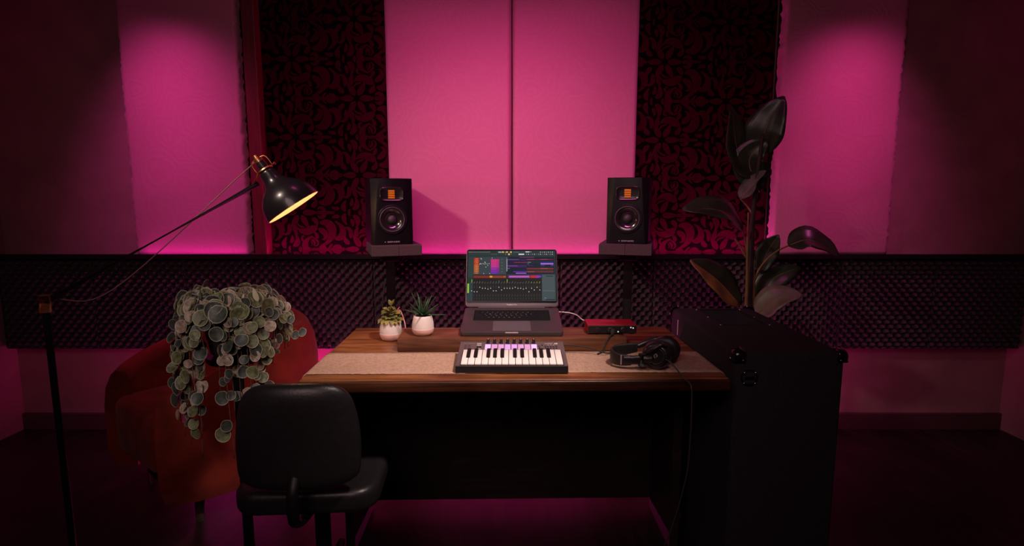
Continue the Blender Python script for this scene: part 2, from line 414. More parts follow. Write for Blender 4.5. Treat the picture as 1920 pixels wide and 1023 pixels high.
# damask cloths: black ground with dark red scrollwork, one mesh each
M_DGR = mat('damask_ground', (.005, .0015, .0025), .9, spec=.03)
M_DOR = mat('damask_ornament', (.048, .002, .009), .85, noise=.2, nscale=60, spec=.04)
def damask_motif():
    """strips [(left,right), ...] of one mirrored half motif; coordinates (u along, v across)"""
    S_ = []
    def ribbon(p, ang, L, w0, curl0, curl1, n=18, prof=None):
        pts = []; x, y = p; a = ang
        for i in range(n + 1):
            t = i / n; wd = w0 * (prof(t) if prof else math.sin(PI * min(1, .08 + t * .92)) ** .7)
            nx_, ny_ = -math.sin(a), math.cos(a)
            pts.append(((x + nx_ * wd / 2, y + ny_ * wd / 2), (x - nx_ * wd / 2, y - ny_ * wd / 2)))
            x += math.cos(a) * L / n; y += math.sin(a) * L / n; a += (curl0 + (curl1 - curl0) * t) / n
        S_.append(pts)
    club = lambda t: .25 + .75 * math.sin(PI * t ** 1.6) if t < .999 else .2
    tear = lambda t: math.sin(PI * t ** .7) ** .8 if 0 < t < 1 else .02
    # daisy-like flower on the axis
    for a in range(0, 181, 30):
        l = .085 if a % 60 == 0 else .072
        ribbon((.016 * math.cos(R(a)), .016 * math.sin(R(a))), R(a), l, .034, 0, .25, 8, tear)
    ribbon((-.02, 0), 0, .04, .032, 0, 0, 8, tear)
    # outer petals curling
    for a, c in ((25, 1.8), (65, 1.5), (110, -1.6), (155, -1.8)):
        ribbon((.075 * math.cos(R(a)), .075 * math.sin(R(a))), R(a), .06, .028, c * .6, c * 1.4, 10, tear)
    # stem leaves along the axis
    ribbon((-.10, .004), R(180), .20, .012, 0, 0, 6, lambda t: 1 - .6 * t)
    for u, s in ((-.115, 1), (-.16, .9), (-.205, .8)):
        ribbon((u, .004), R(135), .062 * s, .020, 1.2, 2.6, 12, tear)
        ribbon((u - .02, .004), R(48), .045 * s, .014, -1.2, -3.4, 12, tear)
    ribbon((.10, .004), 0, .10, .012, 0, 0, 6, lambda t: 1 - .5 * t)
    for u in (.112, .15):
        ribbon((u, .004), R(40), .058, .018, -1.0, -2.4, 12, tear)
    # great acanthus scrolls
    ribbon((-.23, .02), R(25), .21, .052, 1.3, 5.6, 26, club)
    ribbon((-.15, .075), R(120), .15, .040, -1.2, -5.6, 22, club)
    ribbon((-.22, .095), R(160), .12, .034, -2.0, -5.0, 20, club)
    ribbon((.12, .055), R(70), .20, .050, -1.0, -5.8, 26, club)
    ribbon((.20, .05), R(30), .15, .040, 1.2, 5.8, 22, club)
    ribbon((.07, .135), R(160), .12, .036, -1.0, -5.0, 20, club)
    ribbon((-.03, .12), R(60), .085, .034, .8, 3.8, 16, club)
    ribbon((-.08, .14), R(130), .07, .030, -.6, -3.2, 14, club)
    ribbon((.27, .10), R(80), .09, .030, 1.0, 4.0, 16, club)
    ribbon((-.28, .13), R(20), .08, .026, -.8, -3.8, 16, tear)
    for p, a in (((-.25, .06), 100), ((-.185, .05), 60), ((.155, .11), 10), ((.22, .095), 150), ((.02, .185), 0), ((-.12, .185), 170), ((.12, .18), 40), ((-.21, .17), 200), ((.29, .035), 60), ((.24, .165), 120)):
        ribbon(p, R(a), .05, .022, .6, 1.6, 8, tear)
    return S_
U_, V_ = .64, .385
def pack(strokes, sc):
    """keep the strokes that leave a dark gap to the ones before, in a half-drop repeat"""
    G = .004; nu, nv = int(U_ / G), int(V_ / G); occ = {}; out = []
    def cells(st, grow=1.0):
        c = set()
        for a, b in st:
            mx_, my_ = (a[0] + b[0]) / 2, (a[1] + b[1]) / 2; w_ = math.hypot(a[0] - b[0], a[1] - b[1])
            k = max(1, int(w_ * grow / G * 1.5))
            for i in range(k + 1):
                f = (i / k - .5) * grow
                c.add((mx_ + (b[0] - a[0]) * f, my_ + (b[1] - a[1]) * f))
        r = set()
        for (u, v) in c:
            for m_ in (1, -1):
                for (du, dv) in ((0, 0), (U_ / 2, V_ / 2)):
                    r.add((int(round((u + du) / G)) % nu, int(round((v * m_ + dv) / G)) % nv))
        return r
    for i, st in enumerate(strokes):
        st = [tuple((p[0] * sc, p[1] * sc) for p in pr) for pr in st]
        for ks in (1, .75, .5):
            q = []
            for (a, b) in st:
                m_ = ((a[0] + b[0]) / 2, (a[1] + b[1]) / 2)
                q.append(tuple((m_[0] + (p[0] - m_[0]) * ks, max(.0004, m_[1] + (p[1] - m_[1]) * ks)) for p in (a, b)))
            fine = []
            for (a, b), (c, d) in zip(q, q[1:]):
                for t in (0, .33, .66): fine.append(tuple((p[0] + (r[0] - p[0]) * t, p[1] + (r[1] - p[1]) * t) for p, r in ((a, c), (b, d))))
            cs = cells(fine, 1.2)
            hit = sum(1 for c in cs if c in occ) / max(1, len(cs))
            if hit < .13:
                out.append(q); occ.update({c: 1 for c in cells(fine)}); break
    return out
def fillers():
    rnd = random.Random(9); base = len(MOT0); S2 = []
    for k in range(900):
        u, v = rnd.uniform(-.42, .42), rnd.uniform(.01, .27); a = rnd.uniform(0, 2 * PI); L = .15 - .115 * (k / 900) ** .5; w0 = L * rnd.uniform(.28, .40); c1 = rnd.choice((-1, 1)) * rnd.uniform(1.5, 4.6)
        pts = []; x, y = u, v; n = 12
        for i in range(n + 1):
            t = i / n; wd = w0 * (math.sin(PI * t ** .7) ** .8 if 0 < t < 1 else .02)
            pts.append(((x - math.sin(a) * wd / 2, y + math.cos(a) * wd / 2), (x + math.sin(a) * wd / 2, y - math.cos(a) * wd / 2)))
            x += math.cos(a) * L / n; y += math.sin(a) * L / n; a += c1 * t * 2 / n
        S2.append(pts)
    return S2
MOT0 = damask_motif()
MOT = pack(MOT0 + fillers(), .92)
def damask(x0, x1, label, ph):
    z0, z1 = .9686, 2.33; bm = BM(); y = YB - .03
    box(bm, ((x0 + x1) / 2, YB - .0148, (z0 + z1) / 2), (x1 - x0, .0288, z1 - z0), 0, mi=0)
    U, V = U_, V_
    k = 0
    def strips(cu, cv, mirror):
        nonlocal k
        for st in MOT:
            k += 1; yy = y - .0004 - .00006 * (k % 7)
            q = [[(cu + p[0], cv + (-p[1] if mirror else p[1])) for p in pr] for pr in st]
            vs = [[bm.verts.new((min(max(a[0], x0 + .001), x1 - .001), yy, min(max(a[1], z0 + .001), z1 - .001))) for a in pr] for pr in q]
            for a, b in zip(vs, vs[1:]):
                if all(v.co.x <= x0 + .0011 for v in a + b) or all(v.co.x >= x1 - .0011 for v in a + b) or all(v.co.z <= z0 + .0011 for v in a + b) or all(v.co.z >= z1 - .0011 for v in a + b): continue
                f = bm.faces.new((a[0], a[1], b[1], b[0])); f.material_index = 1
    for i in range(-3, 4):
        for j in range(-1, 8):
            cu = ph[0] + U * i + (U / 2 if j % 2 else 0); cv = ph[1] + V * j / 2 + .0
            for mir in (0, 1): 
                if x0 - .4 < cu < x1 + .4 and z0 - .3 < cv < z1 + .3: strips(cu, cv, mir)
    bmesh.ops.dissolve_degenerate(bm, dist=1e-5, edges=bm.edges)
    me = bpy.data.meshes.new('damask_hanging')
    for f in bm.faces:
        f.normal_update()
        if f.material_index == 1 and f.normal.y > 0: f.normal_flip()
    bm.to_mesh(me); bm.free(); me.materials.append(M_DGR); me.materials.append(M_DOR)
    o = bpy.data.objects.new('damask_hanging', me); COL.objects.link(o)
    return tag(o, label, 'wall hanging', 'damask wall cloths')
damask(-1.262, -.636, 'black and dark red damask wall cloth left of the pink panels, behind the desk lamp', (-.79, 1.385 - V_))
damask(.636, 1.325, 'black and dark red damask wall cloth right of the pink panels, behind the plant leaves', (1.09, 1.37 - V_))

# ---------------------------------------------------------------- desk, riser board, runner
DZ = .75; DROT = R(1.1)
desk = thing('desk', 'brown wooden desk carrying the laptop, keyboard and headphones', 'desk', (.004, 1.9, 0), DROT)
X0, X1, Y0, Y1 = -.626, .626, -.330, .346     # local
def desk_top():
    bm = BM(); box(bm, (0, (Y0 + .014 + Y1) / 2, DZ - .017), (X1 - X0, Y1 - Y0 - .014, .034), .004, 3); return bm
obj('desktop', desk_top(), M_DESK, desk, True, auto=40)
M_EDGE_SHADE = wood('edge_wood_shaded', (.028, .009, .005), (.065, .021, .010), (.11, .038, .016), .36)  # darker wood: shade on the desk's front face put into its colour
obj('front_edge_shaded', box(BM(), (0, Y0 + .0075, DZ - .0172), (X1 - X0, .0142, .0334), .005, 3), M_EDGE_SHADE, desk, True, auto=40)
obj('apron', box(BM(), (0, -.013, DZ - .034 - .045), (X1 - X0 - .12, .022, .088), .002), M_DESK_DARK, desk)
obj('back_panel_light_stop', box(BM(), (.0015, Y1 - .05, (DZ - .036) / 2 + .02), (X1 - X0 + .081, .018, DZ - .038 - .04)), M_DESK_DARK, desk)  # back panel widened past the desk sides to block light from the floor strip
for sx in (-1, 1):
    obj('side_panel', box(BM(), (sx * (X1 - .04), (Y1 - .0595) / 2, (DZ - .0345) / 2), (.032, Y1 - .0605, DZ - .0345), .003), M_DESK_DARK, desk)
RZ = .797
def yd(x, y): return (Vector((x - .004, y - 1.9, 0)).to_2d())
riser = thing('riser_board', 'dark wooden riser board across the desk under the laptop', 'shelf', (.004, 1.9, DZ), DROT)
obj('board', box(BM(), (-.003, .055, (RZ - DZ) / 2 + .0005), (.785, .148, RZ - DZ - .001), .003, 2), M_RISER, riser, True, auto=40)

M_RUN = None
def runner_mat():
    m = bpy.data.materials.new('woven_linen'); m.use_nodes = True; nt = m.node_tree; b = nt.nodes['Principled BSDF']
    b.inputs['Roughness'].default_value = .9; b.inputs['Specular IOR Level'].default_value = .1
    tc = nt.nodes.new('ShaderNodeTexCoord')
    def wave(axis, sc):
        n = nt.nodes.new('ShaderNodeTexWave'); n.bands_direction = axis; n.inputs['Scale'].default_value = sc; n.inputs['Distortion'].default_value = 3; n.inputs['Detail'].default_value = 2
        n.inputs['Detail Scale'].default_value = 3
        nt.links.new(tc.outputs['Object'], n.inputs['Vector']); return n
    a, c = wave('X', 95), wave('Y', 95)
    mx = nt.nodes.new('ShaderNodeMath'); mx.operation = 'ADD'; nt.links.new(a.outputs['Fac'], mx.inputs[0]); nt.links.new(c.outputs['Fac'], mx.inputs[1])
    ns = nt.nodes.new('ShaderNodeTexNoise'); ns.inputs['Scale'].default_value = 120; ns.inputs['Detail'].default_value = 4; nt.links.new(tc.outputs['Object'], ns.inputs['Vector'])
    m2 = nt.nodes.new('ShaderNodeMath'); m2.operation = 'MULTIPLY_ADD'; m2.inputs[1].default_value = .35; nt.links.new(mx.outputs[0], m2.inputs[0]); nt.links.new(ns.outputs['Fac'], m2.inputs[2])
    r = nt.nodes.new('ShaderNodeValToRGB'); r.color_ramp.elements[0].position = .45; r.color_ramp.elements[1].position = 1.0
    r.color_ramp.elements[0].color = (.30, .175, .125, 1); r.color_ramp.elements[1].color = (.60, .39, .30, 1)
    nt.links.new(m2.outputs[0], r.inputs[0]); nt.links.new(r.outputs[0], b.inputs['Base Color'])
    bp = nt.nodes.new('ShaderNodeBump'); bp.inputs['Strength'].default_value = .5; bp.inputs['Distance'].default_value = .002
    nt.links.new(m2.outputs[0], bp.inputs['Height']); nt.links.new(bp.outputs[0], b.inputs['Normal'])
    return m
def runner():
    t = thing('table_runner', 'beige woven linen runner laid along the front of the desk', 'table runner', (.004, 1.9, DZ), DROT)
    bm = BM(); n, m = 140, 10; ya, yb = -.262, -.030; g = []
    xa, xb = -.690, .668; rnd = random.Random(3)
    wob = [rnd.uniform(-.0014, .0014) for _ in range(n + 1)]
    for i in range(n + 1):
        x = xa + (xb - xa) * i / n; row = []
        ov = max(0, abs(x) - .6215)                    # past the desk edge the cloth bends down
        a = min(ov / .010, 1) * R(62)
        xx = math.copysign(min(abs(x), .6215) + (.010 / R(62) * math.sin(a) if ov < .010 else .010 / R(62) * math.sin(R(62)) + (ov - .010) * math.cos(R(62))), x) if ov else x
        dz = (.010 / R(62) * (1 - math.cos(a)) + max(0, ov - .010) * math.sin(R(62))) if ov else 0
        for j in range(m + 1):
            y = ya + (yb - ya) * j / m
            if j == 0: y += wob[i] + .0025 * math.sin(x * 7)
            row.append(bm.verts.new((xx, y, .0022 - dz)))
        g.append(row)
    for i in range(n):
        for j in range(m): bm.faces.new((g[i][j], g[i + 1][j], g[i + 1][j + 1], g[i][j + 1]))
    o = obj('cloth', bm, runner_mat(), t, True); solid(o, .0022)
runner()

# ---------------------------------------------------------------- laptop on its stand
lap_front = onz(960, 625.5, RZ + .016)
TILT = R(8.5)
LW, LD, LT = .358, .250, .0155
lap = thing('laptop', 'open grey laptop with a music program on its screen', 'laptop', (-.001, 1.905, RZ + .001), 0)
M_ALU = mat('space_grey_metal', (.135, .112, .120), .45, metal=.8, noise=.02)
M_KEYC = mat('laptop_key_black', (.009, .009, .011), .7, spec=.15)
MT = Matrix.Rotation(TILT, 4, 'X')
def lt(bm): bm.transform(MT); return bm
bm = BM(); prism(bm, rrect(-LW / 2, 0, LW / 2, LD, .012), 0, LT, .002, 2)
base = obj('base', lt(bm), M_ALU, lap, True, auto=35)
obj('opening_notch', lt(box(BM(), (0, .0015, LT - .0028), (.046, .004, .0052), .0015)), mat('notch_metal', (.85, .72, .74), .3, metal=.6), lap)
bm = BM(); prism(bm, rrect(-.065, .012, .080 - .012, .104, .003), LT, LT + .0004)
bm.transform(Matrix.Translation((-.0015, 0, 0)))
obj('trackpad', lt(bm), mat('trackpad_glass', (.21, .185, .195), .28, metal=.6), lap)
kx0, kx1, ky0, ky1 = -.139, .139, .114, .218
bm = BM(); prism(bm, rrect(kx0 - .002, ky0 - .002, kx1 + .002, ky1 + .002, .003), LT, LT + .0003)
obj('keyboard_well', lt(bm), mat('well_black', (.006, .006, .007), .8, spec=.1), lap)
rows = [[1] * 13 + [1], [1] * 13 + [1.6], [1.6] + [1] * 13, [1.9] + [1] * 11 + [1.9], [2.4] + [1] * 10 + [2.4], [1, 1, 1, 1.25, 5.2, 1.25, 1, .95, .95, .95]]
kh = (ky1 - ky0) / 6
glyphs = ['', '1234567890', 'QWERTYUIOP', 'ASDFGHJKL', 'ZXCVBNM', '']
keymesh = {}
gl = mat('key_legend', (.55, .52, .55), .5)
for ri, row in enumerate(rows):
    tot = sum(row); x = kx0; yc = ky1 - kh * (ri + .5)
    if ri == 0: hh = kh - .0032
    else: hh = kh - .0026
    for ki, wk in enumerate(row):
        ww = (kx1 - kx0) * wk / tot; key = (round(ww, 4), round(hh, 4))
        if key not in keymesh:
            bm = BM(); prism(bm, rrect(-ww / 2 + .0012, -hh / 2, ww / 2 - .0012, hh / 2, .0015, 2), .0003, .0013, .0003, 1)
            bm.transform(Matrix.Rotation(TILT, 4, 'X')); k = obj('key', bm, M_KEYC, lap); keymesh[key] = k
        else: k = keymesh[key].copy(); COL.objects.link(k)
        p = MT @ Vector((x + ww / 2, yc, LT)); k.location = p
        x += ww
# small pale legends on the keys (one mesh, lettering printed on the keyboard)
bm_leg = BM()
for ri, row in enumerate(rows):
    tot = sum(row); x = kx0; yc = ky1 - kh * (ri + .5); gi = 0; off = 1
    for ki, wk in enumerate(row):
        ww = (kx1 - kx0) * wk / tot
        if off <= ki < off + len(glyphs[ri]):
            b2 = text_bm(glyphs[ri][ki - off], .0062, MT @ Matrix.Translation((x + ww / 2, yc, LT + .0016)), 0)
            me_ = bpy.data.meshes.new('x'); b2.to_mesh(me_); b2.free(); bm_leg.from_mesh(me_); bpy.data.meshes.remove(me_)
        x += ww
obj('key_lettering', bm_leg, gl, lap)
# lid
LIDA = R(23.2)
hinge = MT @ Vector((0, LD - .004, LT))
ML = Matrix.Translation(hinge) @ Matrix.Rotation(-LIDA, 4, 'X')     # local x right, z up the lid, -y towards the viewer
LH = .238
def ll(bm): bm.transform(ML); return bm
bm = BM(); prism(bm, rrect(-LW / 2, .004, LW / 2, LH, .011), 0, .0055, .0012, 2, plane='XZ')
lid = obj('lid', ll(bm), M_ALU, lap, True, auto=35)
obj('hinge', ll(box(BM(), (0, .002, .002), (LW * .72, .008, .007), .002)), mat('hinge_dark', (.03, .027, .03), .4), lap)
bm = BM(); prism(bm, rrect(-LW / 2 + .0025, .0195, LW / 2 - .0025, LH - .0025, .008), -.0006, .0, plane='XZ')
obj('bezel', ll(bm), mat('bezel_black', (.004, .004, .005), .15), lap)
bm = text_bm('MacBook Pro', .0072, ML @ frame((0, -.0004, .0125), (0, -1, 0), (1, 0, 0)), .0001)
obj('lettering', bm, mat('lettering_grey', (.6, .55, .57), .4), lap)
# the screen: a music program, drawn with flat glowing quads
def screen():
    sw, sh = LW - .012, .2045
    x0, z1 = -sw / 2, LH - .0065
    bm = BM(); lay = bm.loops.layers.float_color.new('Col')
    st = {'k': 0}
    def sr(c): return tuple((v / 255 / 12.92 if v / 255 <= .04045 else ((v / 255 + .055) / 1.055) ** 2.4) for v in c)
    # u, v in the units of the photographed screen crop (108..1500 across, 75..940 down)
    def q(u0, v0, u1, v1, c, layer):
        X = lambda u: x0 + sw * (u - 105) / (1505 - 105); Z = lambda v: z1 - sh * (v - 70) / (940 - 70)
        y = -.0008 - .00006 * layer
        vs = [bm.verts.new((X(u0), y, Z(v1))), bm.verts.new((X(u1), y, Z(v1))), bm.verts.new((X(u1), y, Z(v0))), bm.verts.new((X(u0), y, Z(v0)))]
        f = bm.faces.new(vs)
        for l in f.loops: l[lay] = (*sr(c), 1)
    rnd = random.Random(5)
    q(105, 70, 1505, 940, (40, 54, 58), 0)
    q(105, 70, 1505, 150, (46, 58, 60), 1)
    for i, u in enumerate(range(112, 460, 13)): q(u, 92, u + 8, 101, [(150, 150, 140), (120, 124, 120)][i % 2], 2)
    q(112, 92, 160, 101, (170, 120, 60), 3)
    q(465, 84, 560, 112, (34, 56, 36), 2); q(470, 120, 575, 142, (60, 72, 72), 2)
    q(588, 84, 640, 108, (150, 165, 165), 2)
    for u in (650, 715, 778): q(u, 82, u + 27, 108, (235, 185, 95), 2)
    q(748, 120, 774, 148, (240, 200, 130), 2); q(695, 90, 705, 105, (200, 160, 90), 2); q(700, 125, 712, 140, (130, 130, 120), 2); q(790, 125, 800, 140, (130, 130, 120), 2)
    for u in range(835, 925, 16): q(u, 92, u + 9, 102, (130, 140, 138), 2)
    q(940, 88, 1015, 104, (52, 74, 90), 2); q(1026, 84, 1090, 100, (225, 225, 222), 2); q(1106, 82, 1116, 98, (210, 210, 210), 2)
    q(914, 122, 1005, 146, (205, 210, 212), 2)
    for i, u in enumerate(range(1035, 1480, 32)):
        q(u, 126, u + 11, 142, [(150, 155, 152), (215, 215, 212), (110, 116, 114)][i % 3], 2)
        if i > 6: q(u, 88, u + 12, 104, [(150, 155, 152), (200, 200, 198)][i % 2], 2)
    # browser / channel columns
    q(115, 180, 715, 485, (58, 68, 72), 1); q(118, 185, 196, 482, (46, 64, 62), 2)
    q(200, 196, 285, 478, (60, 40, 36), 2)
    cols = [(205, 50, 32), (200, 66, 34), (205, 74, 34), (190, 58, 34), (205, 84, 42), (200, 92, 44), (196, 100, 48), (190, 96, 50), (180, 96, 56), (150, 90, 54)]
    for i, c in enumerate(cols):
        v = 200 + i * 28; q(202, v, 282, v + 24, c, 3); q(226, v + 10, 262, v + 14, (240, 175, 140), 4)
    for p in ((308, 200), (316, 212), (372, 262), (378, 278), (300, 290), (316, 296), (344, 292), (372, 298), (406, 296), (438, 292), (418, 322), (388, 350), (354, 462), (450, 462), (290, 300)):
        q(p[0], p[1], p[0] + 9, p[1] + 15, (205, 208, 205), 3)
    cols = [(210, 48, 120), (206, 44, 122), (200, 46, 126), (196, 46, 132), (186, 48, 140), (150, 42, 150), (132, 40, 152), (118, 40, 156), (98, 42, 160)]
    for i, c in enumerate(cols):
        v = 222 + i * 28.5; q(470, v, 603, v + 26, c, 3); q(478, v + 11, 560, v + 15, tuple(min(255, int(k * 1.25 + 20)) for k in c), 4)
    q(486, 192, 494, 208, (200, 200, 200), 3)
    for v in (222, 275, 330, 382, 436): q(636, v, 662, v + 6, (120, 128, 126), 3)
    # playlist
    q(715, 180, 1485, 480, (24, 34, 48), 1); q(716, 184, 736, 436, (90, 100, 112), 2); q(724, 220, 732, 430, (170, 175, 182), 3)
    q(930, 182, 1165, 193, (120, 50, 110), 2)
    q(740, 214, 1045, 250, (52, 38, 78), 2); q(740, 220, 920, 228, (120, 88, 150), 3); q(740, 262, 1045, 290, (40, 30, 66), 2); q(840, 272, 1045, 282, (160, 50, 60), 3)
    q(740, 318, 1045, 360, (64, 34, 92), 2); q(740, 330, 900, 346, (116, 58, 142), 3); q(740, 378, 775, 386, (130, 135, 142), 3)
    q(830, 430, 1045, 446, (94, 50, 160), 2); q(870, 456, 1035, 472, (170, 90, 215), 3)
    q(1045, 218, 1470, 234, (110, 34, 70), 2); q(1045, 221, 1165, 227, (190, 80, 120), 3); q(1265, 221, 1380, 227, (190, 80, 120), 3)
    q(1045, 250, 1265, 300, (30, 42, 54), 2); q(1056, 270, 1112, 278, (140, 150, 155), 3); q(1056, 300, 1080, 306, (140, 150, 155), 3)
    q(1265, 264, 1470, 284, (56, 46, 130), 2); q(1265, 290, 1470, 312, (172, 120, 232), 3); q(1265, 326, 1330, 338, (90, 56, 160), 2); q(1430, 322, 1470, 338, (90, 56, 160), 2); q(1056, 326, 1150, 336, (70, 46, 110), 2)
    q(1045, 374, 1470, 392, (140, 46, 60), 2); q(1045, 394, 1470, 430, (56, 46, 40), 2); q(1045, 432, 1470, 450, (130, 46, 60), 2); q(1056, 438, 1160, 442, (220, 130, 130), 3); q(1270, 380, 1380, 384, (220, 130, 130), 3)
    # mixer
    q(105, 484, 1505, 940, (44, 62, 66), 1); q(190, 494, 1280, 936, (32, 32, 34), 2)
    q(196, 506, 460, 548, (132, 44, 34), 3); q(460, 506, 715, 548, (140, 62, 40), 3); q(455, 508, 498, 540, (226, 150, 56), 4); q(676, 514, 702, 534, (190, 90, 50), 4)
    q(722, 500, 750, 550, (50, 50, 56), 3); q(755, 502, 1090, 546, (160, 66, 160), 3); q(765, 518, 1080, 530, (206, 120, 196), 4)
    q(1098, 502, 1180, 546, (196, 40, 60), 3); q(1180, 502, 1240, 546, (176, 40, 140), 3); q(1235, 504, 1272, 540, (96, 60, 214), 4)
    q(104, 644, 130, 804, (150, 205, 70), 3); q(106, 540, 185, 640, (30, 58, 44), 2)
    bright = {168: 56, 738: 60, 1134: 56, 1178: 60, 1222: 64, 1264: 64, 605: 40, 568: 22, 825: 24, 1040: 26, 692: 22}
    for i, u in enumerate(range(168, 1275, 43)):
        q(u + 22, 560, u + 24, 930, (20, 20, 22), 3)
        c = (205, 205, 40) if u > 1100 or i == 0 else (120, 126, 96)
        hgt = bright.get(u, None) or min((h for k_, h in bright.items() if abs(k_ - u) < 20), default=rnd.randint(8, 26))
        q(u + 2, 628 - hgt, u + 8, 628, (196, 216, 60) if hgt > 40 else c, 4)
        q(u - 10, 632, u - 3, 640, (140, 142, 136), 4)
        q(u + 2, 680, u + 5, 720, (96, 98, 92), 4)
        v = rnd.choice((700, 716, 730, 745, 760, 775)); q(u - 2, v, u + 10, v + 15, (206, 206, 200), 5)
        q(u + 3, 822, u + 6, 850, (92, 84, 66), 4); q(u - 8, 838, u - 4, 868, (74, 76, 72), 4); q(u, 888, u + 5, 908, (88, 88, 84), 4)
    q(1283, 486, 1488, 936, (66, 80, 84), 3); q(1290, 500, 1480, 760, (72, 84, 88), 4); q(1350, 508, 1462, 524, (40, 52, 56), 5); q(1290, 764, 1488, 770, (108, 118, 120), 5)
    q(1320, 888, 1352, 894, (150, 156, 156), 5); q(1340, 908, 1488, 924, (34, 44, 48), 5)
    m = bpy.data.materials.new('screen_image'); m.use_nodes = True; nt = m.node_tree; b = nt.nodes['Principled BSDF']
    at_ = nt.nodes.new('ShaderNodeVertexColor'); at_.layer_name = 'Col'
    b.inputs['Base Color'].default_value = (.002, .002, .002, 1); b.inputs['Roughness'].default_value = .3; b.inputs['Specular IOR Level'].default_value = .08
    nt.links.new(at_.outputs[0], b.inputs['Emission Color']); b.inputs['Emission Strength'].default_value = .85
    bm.transform(ML)
    me = bpy.data.meshes.new('screen'); bm.to_mesh(me); bm.free(); me.materials.append(m)
    o = bpy.data.objects.new('screen', me); COL.objects.link(o); o.parent = lap
screen()
# stand under the laptop: two black wedges tied by a bar
st = thing('laptop_stand', 'black wedge stand under the laptop on the riser board', 'laptop stand', (-.001, 1.905, RZ), 0)
for sx in (-1, 1):
    prof = [(.016, 0), (.105, 0), (.112, (.112) * math.tan(TILT) - .0004), (.016, .016 * math.tan(TILT) - .0004)]
    bm = BM(); prism(bm, prof, sx * .10 - .028, sx * .10 + .028, plane='YZ')
    obj('wedge', bm, M_RUBBER, st)
obj('bar', box(BM(), (0, .085, .004), (.146, .012, .007)), M_RUBBER, st)

# white cable from the laptop's right side to the interface
lp = lap.matrix_basis @ (MT @ Vector((LW / 2, LD - .030, LT * .55)))
pA = lp; 
cab = thing('white_cable', 'white cable arching from the laptop to the red audio interface', 'cable', tuple(pA), 0)
bm = BM(); tube(bm, [pA + Vector((.0005, 0, 0)), pA + Vector((.020, 0, -.001))], .0034, 10)
obj('plug', bm, M_WHITE, cab, True, True, auto=50)
bm = BM(); tube(bm, curve([pA + Vector((.018, 0, -.001)), pA + Vector((.040, .004, -.004)), pA + Vector((.07, .01, -.014)), pA + Vector((.095, .014, -.034)), Vector((.293, 2.085, .812))], 8), .0020, 8)
obj('cord', bm, M_WHITE, cab, True, True)

# ---------------------------------------------------------------- audio interface
ai = thing('audio_interface', 'small red metal audio interface box with black front on the riser board', 'audio interface', (.351, 1.932, RZ), 0)
M_RED = mat('red_anodised', (.36, .006, .016), .38, metal=.25, noise=.05)
IW, ID, IH = .172, .100, .034
bm = BM(); prism(bm, rrect(-IW / 2, .003, IW / 2, IH, .005, 3), .004, ID, .0008, 1, plane='XZ')
obj('case', bm, M_RED, ai, True, auto=35)
bm = BM(); prism(bm, rrect(-IW / 2 + .0025, .005, IW / 2 - .0025, IH - .002, .004, 3), -.001, .0045, .0008, 1, plane='XZ')
obj('front_panel', bm, M_BLKPL, ai, True, auto=35)
M_CHR = mat('chrome_ring', (.6, .58, .58), .25, metal=1)
for kx in (-.052, -.008):
    bm = BM(); lathe(bm, [(.0085, 0), (.0085, .002), (.0062, .002), (.0062, -.001)], 20, frame((kx, -.001, .0185), (0, -1, 0)))
    obj('gain_ring', bm, M_CHR if kx > -.02 else mat('ring_dim', (.3, .29, .29), .3, metal=1), ai, True, auto=40)
    bm = BM(); lathe(bm, [(.0058, 0), (.0054, .009), (0, .0095)], 18, frame((kx, -.001, .0185), (0, -1, 0)))
    obj('gain_knob', bm, M_BLKPL, ai, True, auto=40)
bm = BM(); lathe(bm, [(.0105, 0), (.010, .010), (.008, .012), (0, .012)], 24, frame((.036, -.001, .019), (0, -1, 0)))
obj('monitor_knob', bm, M_BLKPL, ai, True, auto=40)
for jx, jz in ((.064, .026), (.072, .024), (.020, .011)):
    bm = BM(); lathe(bm, [(.0025, 0), (.0025, .0014), (0, .0016)], 12, frame((jx, -.001, jz), (0, -1, 0)))
    obj('switch_button', bm, glow('switch_white', (.9, .9, .85), .5), ai, True)
for fx in (-.07, .07):
    for fy in (.015, .085): obj('foot', box(BM(), (fx, fy, .0018), (.014, .010, .0034)), M_RUBBER, ai)
bm = text_bm('Focusrite', .0135, frame((-.005, .068, IH + .0002), (0, 0, 1)), .0001)
obj('lettering', bm, mat('lettering_darkred', (.75, .20, .20), .5), ai)
# black jack lead plugged in at the front, drooping to the desk
jack = thing('jack_lead', 'black jack plug and lead drooping from the front of the red interface', 'cable', (.345, 1.93, RZ), 0)
pj = Vector((.352, 1.9275, RZ + .016))
bm = BM(); lathe(bm, [(.0, 0), (.0075, 0), (.0075, .022), (.005, .030), (.0035, .038), (0, .038)], 16, frame(pj, (-.25, -1, -.12)))
obj('plug', bm, M_RUBBER, jack, True, True, auto=40)
bm = BM(); tube(bm, curve([pj + Vector((-.009, -.037, -.005)), pj + Vector((-.022, -.052, -.010)), pj + Vector((-.034, -.060, -.03)), pj + Vector((-.040, -.066, -.0565)), Vector((.30, 1.848, DZ + .0062)), Vector((.285, 1.83, DZ + .0062))], 8), .0026, 8)
obj('cord', bm, M_RUBBER, jack, True, True)

